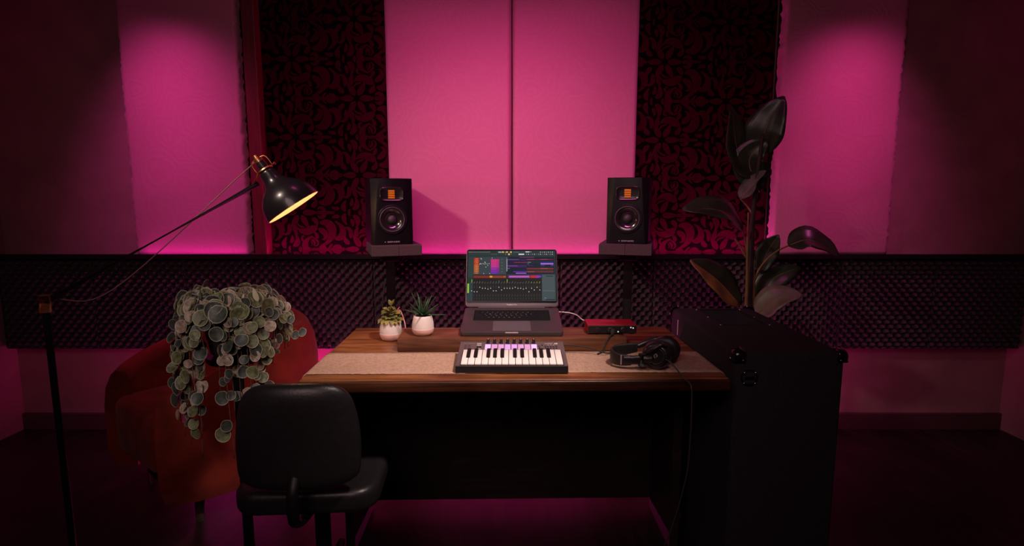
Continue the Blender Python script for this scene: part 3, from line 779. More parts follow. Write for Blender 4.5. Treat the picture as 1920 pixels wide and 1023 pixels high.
# ---------------------------------------------------------------- keyboard controller
kb = thing('keyboard_controller', 'grey two-octave keyboard controller with glowing lilac pads', 'keyboard', (-.0005, 1.634, DZ + .0034), 0)
KW, KD, KF, KR = .338, .188, .023, .047
M_KB = mat('controller_grey', (.115, .088, .092), .45, noise=.04)
KT = math.atan2(KR - KF, KD)
bm = BM(); prism(bm, [(0, 0), (KD, 0), (KD, KR), (0, KF)], -KW / 2, KW / 2, .0015, 2, plane='YZ')
obj('case', bm, M_KB, kb, True, auto=30)
obj('front_strip', box(BM(), (0, -.0006, KF / 2), (KW - .002, .0024, KF - .003), .0008), M_BLKPL, kb)
MK = Matrix.Translation((0, 0, KF)) @ Matrix.Rotation(KT, 4, 'X')       # x right, y back along the deck, z out of it
ky_front, ky_back = .002, .112
kx_l, kx_r = -.1535, .1545
nw = 15; ww = (kx_r - kx_l) / nw
bm = BM(); box(bm, ((kx_l + kx_r) / 2, (ky_front + ky_back) / 2 - .0, .0006), (kx_r - kx_l + .004, ky_back - ky_front + .002, .0012)); bm.transform(MK)
obj('key_bed', bm, mat('key_bed_black', (.008, .006, .007), .6), kb)
M_WK = mat('key_white', (.95, .90, .88), .3, noise=.01); M_BK = mat('key_black', (.010, .008, .009), .5, spec=.25)
wk0 = None
for i in range(nw):
    if wk0 is None:
        bm = BM(); box(bm, (0, (ky_back - ky_front) / 2, .0022), (ww - .0016, ky_back - ky_front - .001, .0044), .001, 2); bm.transform(Matrix.Rotation(KT, 4, 'X'))
        o = wk0 = obj('white_key', bm, M_WK, kb, True, auto=35)
    else: o = wk0.copy(); COL.objects.link(o)
    o.location = MK @ Vector((kx_l + ww * (i + .5), ky_front, .0006))
bk0 = None
for i in (1, 2, 4, 5, 6, 8, 9, 11, 12, 13):
    if bk0 is None:
        bm = BM(); prism(bm, [(0, 0), (.064, 0), (.064, .0045), (.007, .0045), (0, .001)], -.0056, .0056, .0008, 1, plane='YZ'); bm.transform(Matrix.Rotation(KT, 4, 'X'))
        o = bk0 = obj('black_key', bm, M_BK, kb, True, auto=35)
    else: o = bk0.copy(); COL.objects.link(o)
    o.location = MK @ Vector((kx_l + ww * i + (.001 if i in (2, 6, 9, 13) else -.001), ky_back - .0650, .0051))
# pads 8 x 2
pad_hi = glow('pad_bright', (.86, .48, 1.0), .82); pad_lo = glow('pad_lilac', (.72, .34, .66), .62); pad_md = glow('pad_mid', (.72, .36, .82), .66)
pm = {}
for r_ in range(2):
    for c_ in range(8):
        mt_ = pad_hi if c_ in (0, 7) else (pad_md if c_ in (3, 4) else pad_lo)
        if mt_ not in pm:
            bm = BM(); prism(bm, rrect(-.0092, -.0092, .0092, .0092, .0015, 3), 0, .0028, .0006, 1); bm.transform(Matrix.Rotation(KT, 4, 'X'))
            o = pm[mt_] = obj('pad', bm, mt_, kb, True, auto=35)
        else: o = pm[mt_].copy(); COL.objects.link(o)
        o.location = MK @ Vector((-.0775 + .0213 * c_, .131 + .0207 * r_, .0002))
kn0 = None
for c_ in range(8):
    if kn0 is None:
        bm = BM(); lathe(bm, [(.0058, 0), (.0050, .003), (.0046, .013), (.0038, .0145), (0, .0145)], 16); bm.transform(Matrix.Rotation(KT, 4, 'X'))
        o = kn0 = obj('knob', bm, M_BLKPL, kb, True, auto=40)
        bm = BM(); box(bm, (0, .001, .0147), (.0010, .0055, .0006)); bm.transform(Matrix.Rotation(KT, 4, 'X')); p0 = obj('pointer', bm, M_WHITE, o)
    else:
        o = kn0.copy(); COL.objects.link(o); p_ = p0.copy(); COL.objects.link(p_); p_.parent = o
    o.location = MK @ Vector((-.0775 + .0213 * c_, .1755, 0))
bs = {}
def kbutton(x, y, w_, h_, m_):
    key = (w_, h_, m_)
    if key not in bs:
        bm = BM(); prism(bm, rrect(-w_ / 2, -h_ / 2, w_ / 2, h_ / 2, min(w_, h_) * .3, 3), 0, .0012); bm.transform(Matrix.Rotation(KT, 4, 'X')); o = bs[key] = obj('button', bm, m_, kb)
    else: o = bs[key].copy(); COL.objects.link(o)
    o.location = MK @ Vector((x, y, 0))
M_BT = mat('button_dark', (.012, .010, .011), .5); M_BL = mat('button_pale', (.55, .46, .47), .5)
for y in (.172, .158): kbutton(-.1065, y, .015, .0055, M_BL)
for x in (-.1105, -.1025):
    for y in (.146, .137): kbutton(x, y, .0062, .0055, M_BT)
kbutton(-.1065, .129, .013, .004, M_BL)
for x, y in ((.0985, .158), (.0885, .150), (.1085, .150), (.0885, .136), (.1085, .136), (.0985, .128)): kbutton(x, y, .0056, .0056, M_BT)
for x in (.1165, .1255, .1345, .1435):
    for y in (.150, .134): kbutton(x, y, .0060, .0050, M_BT)
for x in (.1175, .1265, .1355): kbutton(x, .1585, .0040, .0028, M_BL)
for x in (-.150, -.138):
    bm = BM(); prism(bm, rrect(-.0035, -.018, .0035, .018, .003, 3), 0, .0012); bm.transform(MK @ Matrix.Translation((x, .145, 0)))
    obj('touch_strip', bm, mat('strip_dark', (.075, .058, .060), .4), kb)
bm = text_bm('novation', .0075, MK @ Matrix.Translation((.120, .1735, .0003)), .0001); obj('lettering', bm, M_WHITE, kb)
bm = BM(); prism(bm, rrect(.1385, .1695, .1495, .1775, .002, 3), 0, .0004); bm.transform(MK); obj('badge', bm, M_WHITE, kb)
bm = text_bm('FL', .0062, MK @ Matrix.Translation((.144, .1735, .0007)), .0001); obj('lettering', bm, M_BLKPL, kb)
bm = text_bm('PITCH      MODULATION', .0032, MK @ Matrix.Translation((-.139, .174, .0003)), .0001); obj('lettering', bm, M_BL, kb)
bm = text_bm('EDIT', .0035, MK @ Matrix.Translation((-.145, .1165, .0003)), .0001); obj('lettering', bm, M_BL, kb)
bm = text_bm('CHORD', .0035, MK @ Matrix.Translation((0, .1165, .0003)), .0001); obj('lettering', bm, M_BL, kb)
bm = text_bm('OCTAVE    SCALE    SETTINGS', .0035, MK @ Matrix.Translation((.10, .1165, .0003)), .0001); obj('lettering', bm, M_BL, kb)
# black lead from the keyboard controller to the right
kc = thing('keyboard_lead', 'black lead running from behind the keyboard controller to the headphones', 'cable', (.17, 1.83, DZ), 0)
bm = BM(); tube(bm, curve([(.10, 1.826, .777), (.15, 1.842, .782), (.20, 1.842, .783), (.26, 1.835, .776), (.305, 1.822, .763), (.33, 1.842, DZ + .007)], 8), .0022, 8)
obj('cord', bm, M_RUBBER, kc, True, True)
bm = BM(); tube(bm, [(.075, 1.8245, .776), (.102, 1.8265, .777)], .0038, 10); obj('plug', bm, M_RUBBER, kc, True, True, auto=50)

# ---------------------------------------------------------------- headphones
hp = thing('headphones', 'black over-ear headphones lying on the right end of the runner', 'headphones', (.42, 1.77, DZ + .0034), 0)
AX = Vector((-.42, -.90, .12)).normalized()            # outward axis of the near ear cup
c1 = Vector((.437, 1.722, .800)); 
M_LEA = mat('leatherette', (.014, .012, .013), .42, noise=.15, nscale=120, bump=.25, bscale=250)
def cup(c, ax, near):
    F = frame(c, ax, (0, 0, 1))
    bm = BM(); lathe(bm, [(0, -.002), (.043, -.002), (.046, .004), (.045, .012), (.040, .020), (.033, .0235), (.030, .0235), (.0285, .022), (0, .022)], 40, F)
    cp = obj('ear_cup', bm, M_SATIN, hp, True, True, auto=40)
    bm = BM(); lathe(bm, [(.0268 + .0016 * math.cos(a), .0235 + .0016 * math.sin(a)) for a in [2 * PI * k / 8 for k in range(8)]], 40, F, close=True)
    obj('trim_ring', bm, mat('trim_grey', (.09, .085, .085), .3, metal=.6), cp, True, True)
    bm = BM(); pr = [(.030 + .0185 * math.cos(a), -.013 + .0125 * math.sin(a)) for a in [2 * PI * k / 14 for k in range(14)]]
    lathe(bm, pr, 40, F, close=True); obj('ear_cushion', bm, M_LEA, hp, True, True)
    if near:
        bm = BM(); G = F @ Matrix.Rotation(R(-78), 4, 'Z') @ Matrix.Translation((0, 0, .0226))
        # emblem: a rounded mark made of two curved bars
        for s_ in (1, -1):
            tube(bm, [G @ Vector((s_ * (.0052 * math.cos(a)) , .0052 * math.sin(a) * 1.1 + s_ * .0012, 0)) for a in [R(-70 + 20 * k) for k in range(9)]], .0011, 6)
        tube(bm, [G @ Vector((-.002, -.003, 0)), G @ Vector((.002, .003, 0))], .0011, 6)
        obj('emblem', bm, mat('emblem_grey', (.55, .48, .48), .4), cp, False, True)
    return cp
cup1 = cup(c1, AX, True)
AX2 = Vector((.50, .82, .18)).normalized()
c2 = Vector((.488, 1.800, .799))
cup(c2, AX2, False)
# headband: a padded strip on its edge, curving round to the left
bandc = curve([(.372, 1.708, .786), (.335, 1.716, .784), (.308, 1.735, .784), (.300, 1.765, .786), (.312, 1.796, .789), (.345, 1.812, .793), (.39, 1.822, .797), (.425, 1.828, .799)], 8)
def strip(bm, pts, h, th, taper=False):
    rings = []
    for i, p in enumerate(pts):
        d = (pts[min(i + 1, len(pts) - 1)] - pts[max(i - 1, 0)]); d.z = 0; d.normalize(); s = Vector((-d.y, d.x, 0))
        t = i / (len(pts) - 1); hh = h * (1 - .25 * abs(2 * t - 1) ** 3) if taper else h
        ring = []
        for (a, b) in rrect(-th / 2, -hh / 2, th / 2, hh / 2, th * .45, 3): ring.append(bm.verts.new(p + s * a + Vector((0, 0, b))))
        rings.append(ring)
    n = len(rings[0])
    for a, b in zip(rings, rings[1:]):
        for k in range(n): bm.faces.new((a[k], a[(k + 1) % n], b[(k + 1) % n], b[k]))
    bm.faces.new(rings[0]); bm.faces.new(rings[-1])
    return bm
obj('headband', strip(BM(), bandc[4:50], .044, .012, True), M_LEA, hp, True, True, auto=50)
# sliders and hinge blocks
obj('slider', strip(BM(), [Vector((.380, 1.708, .788)), Vector((.355, 1.710, .786)), Vector((.330, 1.716, .785))], .030, .016), M_SATIN, hp, True, True, auto=40)
bm = BM(); tube(bm, [(.386, 1.706, .768), (.386, 1.706, .808)], .012, 16); obj('hinge_knuckle', bm, M_BLKPL, hp, True, True, auto=50)
bm = BM(); tube(bm, curve([(.388, 1.703, .792), (.402, 1.699, .792), (.416, 1.694, .795)], 6), .010, 12, sq=1.3); obj('fork_arm', bm, M_BLKPL, hp, True, True, auto=50)
bm = BM(); tube(bm, curve([(.400, 1.705, .812), (.415, 1.690, .828), (.440, 1.690, .842), (.462, 1.70, .836)], 8), [.004] + [.0062] * 23 + [.004], 10); obj('yoke', bm, M_BLKPL, hp, True, True, auto=50)
bm = BM(); tube(bm, curve([(.392, 1.822, .800), (.425, 1.83, .812), (.455, 1.84, .820), (.485, 1.838, .824)], 8), [.006] + [.010] * 23 + [.005], 10); obj('yoke', bm, M_BLKPL, hp, True, True, auto=50)
bm = BM(); box(bm, (0, 0, 0), (.0035, .0016, .033), .0006, 1, M=Matrix.Translation((.321, 1.7165, .785)) @ Matrix.Rotation(R(-30), 4, 'Z')); obj('silver_tab', bm, mat('tab_silver', (.62, .53, .52), .35, metal=.3), hp, False, True)
# headphone cable over the front edge
bm = BM(); pc = onz(1239, 668, .79); pend = onz(1284, 716, DZ)
cp_ = [Vector((.452, 1.699, .792)), Vector((.462, 1.672, .794)), Vector((.478, 1.645, .778)), Vector((.492, 1.610, .7575)), Vector((.498, 1.574, .755)), Vector((.5, 1.560, .743)), Vector((.501, 1.556, .70)), Vector((.50, 1.552, .60)), Vector((.49, 1.55, .45)), Vector((.45, 1.6, .2)), Vector((.40, 1.7, .012))]
tube(bm, curve(cp_, 8), .0022, 8); obj('cord', bm, mat('cord_grey', (.06, .052, .052), .35), hp, True, True)
bm = BM(); tube(bm, [Vector((.448, 1.708, .7915)), Vector((.462, 1.676, .794))], [.0045, .003], 10); obj('strain_relief', bm, M_RUBBER, hp, True, True)

hp.location = (.427, 1.725, DZ + .0034); hp.scale = (.95, .95, .92)
# ---------------------------------------------------------------- small potted plants
def pot_bm(r, h):
    bm = BM()
    prof = [(0, 0), (r * .70, 0), (r * .84, h * .05), (r * .96, h * .18), (r, h * .32), (r * .995, h * .335), (r * .985, h * .34), (r * .985, h * .36), (r * .985, h * .45), (r * .95, h * .65), (r * .86, h * .87), (r * .80, h * .99), (r * .775, h), (r * .745, h * .985), (r * .75, h * .9), (0, h * .88)]
    lathe(bm, prof, 48)
    for f in bm.faces: f.material_index = 1 if f.calc_center_median().z < h * .34 else 0
    return bm
M_POT = mat('pot_white', (.78, .66, .63), .55, noise=.04, nscale=20); M_POT2 = mat('pot_blush', (.76, .45, .40), .6, noise=.04, nscale=20)
M_SOIL = mat('soil', (.03, .018, .012), .95, noise=.5, nscale=120, bump=1, bscale=120)
M_FIT = mat('leaf_yellow_green', (.22, .20, .045), .55, noise=.35, nscale=60)
M_FIT2 = mat('leaf_olive', (.10, .12, .03), .55, noise=.3, nscale=60)
M_ALOE = mat('leaf_deep_green', (.022, .065, .026), .5, noise=.35, nscale=40)
def potted(name, label, px, py, z, r, h):
    p = onz(px, py, z); p.y += r * .72; p.x = (px - 960) / 1060 * (p.y / ray(px, py).y)
    t = thing(name, label, 'potted plant', (p.x, p.y, z), 0, 'small potted plants on the desk')
    obj('pot', pot_bm(r, h), [M_POT, M_POT2], t, True, auto=60)
    obj('soil', lathe(BM(), [(r * .74, h * .93), (r * .4, h * .95), (0, h * .96)], 24), M_SOIL, t, True)
    return t
t = potted('potted_plant', 'bushy yellow-green plant in a two-tone pot on the desk left of the riser', 733.5, 639.5, DZ + .0008, .0415, .076)
bm = BM(); rnd = random.Random(11)
for i in range(54):
    a = rnd.uniform(0, 2 * PI); el = rnd.uniform(-.15, 1.45); k = rnd.uniform(.55, 1)
    base = Vector((math.cos(a) * math.cos(el) * .026 * k, math.sin(a) * math.cos(el) * .026 * k, .078 + .036 * math.sin(el) * k))
    d = Vector((math.cos(a) * math.cos(el * .7), math.sin(a) * math.cos(el * .7), math.sin(el) * .55 - .05))
    leaf_into(bm, base, d, (0, -.25, 1), rnd.uniform(.018, .027), rnd.uniform(.016, .022), .18, rnd.uniform(.3, 1.1), 5, rnd.choice((0, 0, 1)), 'round' if i % 3 else 'oval')
for a, l in ((.5, .026), (2.6, .024), (4, .02)):
    leaf_into(bm, Vector((.004, 0, .128)), (math.cos(a) * .5, math.sin(a) * .3, 1), (math.cos(a + 2), math.sin(a + 2), .2), l, .014, .2, .2, 5, 0)
for a in (-1.2, -1.7, -2.1, -.9, -.5, -2.6):
    leaf_into(bm, Vector((math.cos(a) * .027, math.sin(a) * .027, .078)), (math.cos(a), math.sin(a), -.35), (0, -.3, 1), .026, .018, .2, .6, 5, 0)
obj('foliage', bm, [M_FIT, M_FIT2], t)
bm = BM(); rnd = random.Random(4)
for i in range(9):
    a = rnd.uniform(0, 6.28); tube(bm, [(math.cos(a) * .012, math.sin(a) * .012, .070), (math.cos(a) * .008, math.sin(a) * .008, .10), (math.cos(a) * .003 + .003, 0, .128)], .0011, 6)
obj('stem', bm, mat('stem_brown', (.10, .045, .02), .6), t)
t = potted('potted_plant', 'spiky green succulent in a two-tone pot on the left end of the riser', 793.5, 629.8, RZ + .0008, .0385, .068)
bm = BM(); rnd = random.Random(21)
for i in range(19):
    a = i * 2.4; k = i / 19; el = R(8 + 74 * k) + rnd.uniform(-.1, .1)
    d = Vector((math.cos(a) * math.cos(el), math.sin(a) * math.cos(el), math.sin(el)))
    leaf_into(bm, Vector((math.cos(a) * .007, math.sin(a) * .007, .066 + .006 * k)), d, (0, 0, 1), rnd.uniform(.058, .084), .0125, .5, rnd.uniform(-.15, .15), 6, 0, 'spike')
solid(obj('foliage', bm, M_ALOE, t), .0018)

# ---------------------------------------------------------------- loudspeakers on pads and stands
M_RIB = mat('ribbon_orange', (.80, .27, .02), .35, metal=.3, emit=(1, .30, .02), estr=.10)
M_CONE = mat('cone_black', (.02, .018, .02), .17, coat=1, spec=1)
M_SURR = mat('surround_rubber', (.05, .045, .05), .45)
def speaker(label, loc, rz):
    t = thing('speaker', label, 'speaker', loc, rz, 'studio loudspeakers')
    W, H, D, ch = .186, .296, .280, .034
    # cabinet: outline seen from above; the front corners are cut so the bevels widen towards the bottom
    bm = BM()
    def ringz(z, c):
        return [bm.verts.new(v) for v in ((-W / 2, D, z), (-W / 2, .011, z), (-W / 2 + c, 0, z), (W / 2 - c, 0, z), (W / 2, .011, z), (W / 2, D, z))]
    lo, hi = ringz(0, .012), ringz(H, ch)
    for k in range(6): bm.faces.new((lo[k], lo[(k + 1) % 6], hi[(k + 1) % 6], hi[k]))
    bm.faces.new(lo[::-1]); bm.faces.new(hi)
    bmesh.ops.recalc_face_normals(bm, faces=bm.faces)
    bmesh.ops.bevel(bm, geom=[e for e in bm.edges], offset=.0015, segments=1, affect='EDGES')
    hole = lathe(BM(), [(0, -.045), (.0575, -.045), (.0575, .01), (0, .01)], 56, frame((0, 0, .113), (0, -1, 0), (1, 0, 0)))
    a_ = obj('cabinet_raw', bm, M_BLACK, None); b_ = obj('cutter', hole, M_BLACK, None)
    md = a_.modifiers.new('cut', 'BOOLEAN'); md.object = b_; md.operation = 'DIFFERENCE'; md.solver = 'EXACT'
    dg = bpy.context.evaluated_depsgraph_get(); me = bpy.data.meshes.new_from_object(a_.evaluated_get(dg))
    bpy.data.objects.remove(a_); bpy.data.objects.remove(b_)
    bm = BM(); bm.from_mesh(me); obj('cabinet', bm, M_BLACK, t, True, auto=20)
    F = lambda x, z: frame((x, 0, z), (0, -1, 0), (1, 0, 0))     # z out of the baffle
    # tweeter waveguide
    zt, wc = .226, .0
    bm = BM(); n = 40; rings = []
    for k, (sc, dep) in enumerate(((1.0, .0004), (1.0, .0042), (.955, .0052), (.90, .0032), (.62, -.000), (.40, .0006))):
        ring = []
        for i in range(n):
            a = 2 * PI * i / n; ex = 4.2
            cx = math.copysign(abs(math.cos(a)) ** (2 / ex), math.cos(a)); cz = math.copysign(abs(math.sin(a)) ** (2 / ex), math.sin(a))
            ring.append(bm.verts.new((.053 * sc * cx, -dep if k != 4 else -.0008, zt + .031 * sc * cz)))
        rings.append(ring)
    for a, b in zip(rings, rings[1:]):
        for i in range(n): bm.faces.new((a[i], a[(i + 1) % n], b[(i + 1) % n], b[i]))
    bm.faces.new(rings[-1])
    wg = obj('waveguide', bm, M_SATIN, t, True, auto=50)
    bm = BM()
    for k in range(4): box(bm, (-.001, -.0030, zt - .0155 + .0098 * k), (.029, .0035, .0078), .0008, 1)
    obj('ribbon', bm, M_RIB, wg)
    # woofer
    zw, cx = .113, .0
    bm = BM(); lathe(bm, [(.066, 0), (.066, .0035), (.063, .006), (.0600, .006), (.0585, .003)], 56, F(cx, zw)); wf = obj('woofer_ring', bm, M_SATIN, t, True, auto=30)
    bm = BM(); lathe(bm, [(.0585, .002), (.0565, .0065), (.0535, .0075), (.0505, .0055), (.0495, .003)], 56, F(cx, zw)); obj('surround', bm, M_SURR, wf, True)
    bm = BM(); lathe(bm, [(.0497, .0032), (.046, .0026), (.0415, .0012), (.0365, -.0012), (.0315, -.0046), (.0265, -.0092), (.0215, -.0155), (0, -.0165)], 56, F(cx, zw)); obj('cone', bm, M_CONE, wf, True)
    bm = BM(); lathe(bm, [(.0205, -.0150), (.0188, -.0075), (.0142, -.0015), (.0075, .0018), (0, .0028)], 32, F(cx, zw)); obj('dust_cap', bm, mat('dust_cap', (.05, .045, .05), .5), wf, True)
    M_SIL = mat('logo_white', (.85, .80, .85), .4)
    bm = text_bm('ADAM AUDIO', .0088, F(.003, .0125) @ Matrix.Translation((0, 0, .0002)), .0002)
    G = F(-.034, .0125)
    for k in range(3): box(bm, (0, 0, .0003), (.0048, .0012, .0004), M=G @ Matrix.Rotation(R(60 * k), 4, 'Z'))
    obj('lettering', bm, M_SIL, t)
    return t
def stand(label, side, loc, rz):
    t = thing('speaker_stand', label, 'speaker stand', (loc[0], loc[1], 0), rz, 'black speaker stands')
    zp = loc[2]
    obj('top_plate', box(BM(), (0, .13, zp - .003), (.20, .26, .006), .002), M_BLKMT, t)
    obj('plate_bracket', box(BM(), (0, .12, zp - .021), (.08, .10, .030), .004), M_BLKMT, t)
    bm = BM(); tube(bm, [(0, .12, .60), (0, .12, zp - .034)], .021, 20); obj('inner_pole', bm, M_BLKMT, t, True, auto=50)
    bm = BM(); box(bm, (0, .12, .3355), (.060, .060, .635), .010, 3); obj('outer_pole', bm, M_BLKMT, t, True, auto=40)
    bm = BM(); lathe(bm, [(.0, .0), (.031, 0), (.034, .006), (.034, .024), (.029, .030), (0, .030)], 24, Matrix.Translation((0, .12, .654))); obj('collar', bm, M_BLKPL, t, True, auto=40)
    bm = BM(); tube(bm, [(-.030, .12, .668), (-.052, .12, .668)], .005, 10); lathe(bm, [(0, 0), (.014, 0), (.016, .004), (.016, .012), (.012, .016), (0, .016)], 12, frame((-.050, .12, .668), (-1, 0, 0))); obj('clamp_knob', bm, M_BLKPL, t, True, auto=40)
    bm = BM(); prism(bm, rrect(-.15, -.02, .15, .26, .03), 0, .018, .003, 2); obj('base_plate', bm, M_BLKMT, t, True, auto=40)
    return t
def pads(loc, rz, labs, zt):
    for (x0, x1, lab) in ((-.098, .0225, labs[0]), (.0235, .126, labs[1])):
        bm = BM(); h = .0475
        prism(bm, [(-.028, 0), (.235, 0), (.235, h), (.0, h), (-.028, h - .004)], x0, x1, .0012, 1, plane='YZ')
        o = obj('isolation_pad', bm, M_PADF); o.location = loc; o.rotation_euler = (0, 0, rz)
        tag(o, lab, 'speaker pad', 'grey foam pads under the loudspeakers')
TOE = R(-18)
pl = at(738, 458, 2.55); ptz = 1.060
speaker('black studio loudspeaker on the left stand, in front of the damask and pink panel', (-.538, 2.55, ptz), R(19))
pads((-.538, 2.55, ptz - .048), R(19), ('grey foam pad under the outer side of the left loudspeaker', 'grey foam pad under the inner side of the left loudspeaker'), ptz)
stand('black pole stand under the left loudspeaker', -1, (-.538, 2.55, ptz - .0485), R(19))
pr_ = at(1176, 456, 2.55)
speaker('black studio loudspeaker on the right stand, at the right edge of the pink panels', (.518, 2.55, ptz + .004), R(-16))
for o_ in ():
    pass
def pads_r(loc, rz):
    for (x0, x1, lab) in ((-.122, -.0045, 'grey foam pad under the inner side of the right loudspeaker'), (-.0035, .112, 'grey foam pad under the outer side of the right loudspeaker')):
        bm = BM(); h = .0475
        prism(bm, [(-.028, 0), (.235, 0), (.235, h), (.0, h), (-.028, h - .004)], x0, x1, .0012, 1, plane='YZ')
        o = obj('isolation_pad', bm, M_PADF); o.location = loc; o.rotation_euler = (0, 0, rz)
        tag(o, lab, 'speaker pad', 'grey foam pads under the loudspeakers')
pads_r((.518, 2.55, ptz - .044), R(-16))
stand('black pole stand under the right loudspeaker', 1, (.518, 2.55, ptz - .0445), R(-16))
# dark red lead hanging beside the right stand
bm = BM(); tube(bm, curve([(.57, 2.842, 1.12), (.575, 2.80, 1.03), (.560, 2.72, .93), (.552, 2.70, .80), (.553, 2.70, .60), (.55, 2.72, .30), (.56, 2.78, .012)], 8), .0035, 8)
o = obj('speaker_lead', bm, mat('lead_red', (.22, .01, .03), .5), None, True); tag(o, 'dark red lead hanging beside the pole of the right speaker stand', 'cable')
bm = BM(); tube(bm, curve([(-.50, 2.84, 1.10), (-.535, 2.80, .98), (-.60, 2.66, .88), (-.612, 2.62, .70), (-.61, 2.62, .4), (-.60, 2.7, .012)], 8), .0030, 8)
o = obj('speaker_lead', bm, M_RUBBER, None, True); tag(o, 'thin black lead hanging beside the pole of the left speaker stand', 'cable')

bm = BM(); tube(bm, curve([at(752, 584, 2.27), at(757, 598, 2.27), at(760, 612, 2.26), at(761, 640, 2.255), at(763, 700, 2.27), (-.44, 2.30, .012)], 8), .0022, 8)
bm2 = BM(); tube(bm2, curve([at(752, 584, 2.27), at(747, 580, 2.36), at(741, 586, 2.52), (-.53, 2.62, .76)], 8), .0022, 8)
me_ = bpy.data.meshes.new('x'); bm2.to_mesh(me_); bm2.free(); bm.from_mesh(me_); bpy.data.meshes.remove(me_)
o = obj('pink_lead', bm, mat('lead_pink', (.75, .35, .36), .5), None, True); tag(o, 'thin pale pink lead rising behind the bushy potted plant', 'cable')

# ---------------------------------------------------------------- black carpeted cabinet at right of the desk
CX0, CX1, CY0, CY1, CZ = .672, 1.002, 1.648, 2.34, .812
cb = thing('equipment_cabinet', 'tall black carpeted cabinet with metal corners at the right end of the desk', 'cabinet', ((CX0 + CX1) / 2, (CY0 + CY1) / 2, 0), 0)
M_CARP = mat('black_carpet', (.030, .025, .030), .95, noise=.35, nscale=260, bump=.5, bscale=400, spec=.15)
def cab_body():
    bm = BM(); rx0, rx1, ry0, ry1 = .772, .932, 2.012, 2.300
    box(bm, ((CX0 + CX1) / 2, (CY0 + CY1) / 2, CZ / 2), (CX1 - CX0, CY1 - CY0, CZ))
    top = max(bm.faces, key=lambda f: f.calc_center_median().z)
    es = [e for e in bm.edges if max(v.co.z for v in e.verts) > CZ - .001]
    bmesh.ops.delete(bm, geom=[top], context='FACES_ONLY')
    ov = [v for v in bm.verts if v.co.z > CZ - .001]; ov.sort(key=lambda v: math.atan2(v.co.y - 2.0, v.co.x - .84))
    iv = [bm.verts.new((x, y, CZ)) for x, y in ((rx0, ry0), (rx1, ry0), (rx1, ry1), (rx0, ry1))]
    for k in range(4): bm.faces.new((ov[k], ov[(k + 1) % 4], iv[(k + 1) % 4], iv[k]))
    dv = [bm.verts.new((v.co.x, v.co.y, CZ - .07)) for v in iv]
    for k in range(4): bm.faces.new((iv[k], iv[(k + 1) % 4], dv[(k + 1) % 4], dv[k]))
    bm.faces.new(dv)
    out = [e for e in bm.edges if all(v in ov for v in e.verts) or (abs(e.verts[0].co.z - e.verts[1].co.z) > .5)]
    bmesh.ops.bevel(bm, geom=out, offset=.014, segments=4, profile=.5, affect='EDGES')
    return bm
obj('body', cab_body(), M_CARP, cb, True, True, auto=45)
bm = BM()
for (x0, y0, x1, y1) in ((.768, 2.008, .936, 2.014), (.768, 2.298, .936, 2.304), (.768, 2.014, .774, 2.298), (.930, 2.014, .936, 2.298)):
    box(bm, ((x0 + x1) / 2, (y0 + y1) / 2, CZ + .0006), (x1 - x0, y1 - y0, .0024), .0006, 1)
obj('recess_frame', bm, M_BLKPL, cb, False, True)
bm = BM(); tube(bm, [(.790, 2.13, CZ - .030), (.914, 2.13, CZ - .030)], .010, 14); obj('recess_handle', bm, M_BLKPL, cb, True, True, auto=50)
sc0 = None
for (x, y) in ((.762, 2.02), (.762, 2.155), (.764, 2.297), (.942, 2.02), (.942, 2.155), (.942, 2.297)):
    if sc0 is None:
        bm = BM(); lathe(bm, [(.0045, 0), (.0040, .0016), (0, .0024)], 12); o = sc0 = obj('screw', bm, M_STEEL, cb, True)
    else: o = sc0.copy(); COL.objects.link(o)
    o.location = Vector((x, y, CZ)) - Vector(cb.location)
M_CORN = mat('corner_black_metal', (.05, .045, .05), .18, metal=.9)
bm = BM(); bmesh.ops.create_uvsphere(bm, u_segments=10, v_segments=8, radius=.004)
rivet = obj('rivet', bm, M_STEEL, None, True)
def corner(x, y, sx, sy):
    bm = BM(); R_ = .034; n = 8
    # rounded metal corner: an octant shell plus three flat lobes
    c = Vector((x - sx * R_ * .62, y - sy * R_ * .62, CZ - R_ * .62))
    bmesh.ops.create_icosphere(bm, subdivisions=3, radius=R_)
    for v in bm.verts:
        d = v.co.normalized(); m_ = max(abs(d.x), abs(d.y), abs(d.z))
        v.co = (d * R_ * .45 + d / m_ * R_ * .42)
    bmesh.ops.delete(bm, geom=[v for v in bm.verts if v.co.x * sx < -.010 or v.co.y * sy < -.010 or v.co.z < -.010], context='VERTS')
    bm.transform(Matrix.Translation(c + Vector((sx * .0015, sy * .0015, .0015))))
    q = obj('corner_protector', bm, M_CORN, cb, True, True); solid(q, .0012)
    for (dx, dy, dz) in ((sx * .030, .004 * sy, 0), (.002 * sx, sy * .030, 0), (0, 0, .030)):
        r_ = rivet.copy(); COL.objects.link(r_); r_.parent = q; r_.location = c + Vector((dx, dy, dz)) - Vector(cb.location)
for (x, y, sx, sy) in ((CX0, CY0, -1, -1), (CX0, CY1, -1, 1), (CX1, CY0, 1, -1), (CX1, CY1, 1, 1)): corner(x, y, sx, sy)
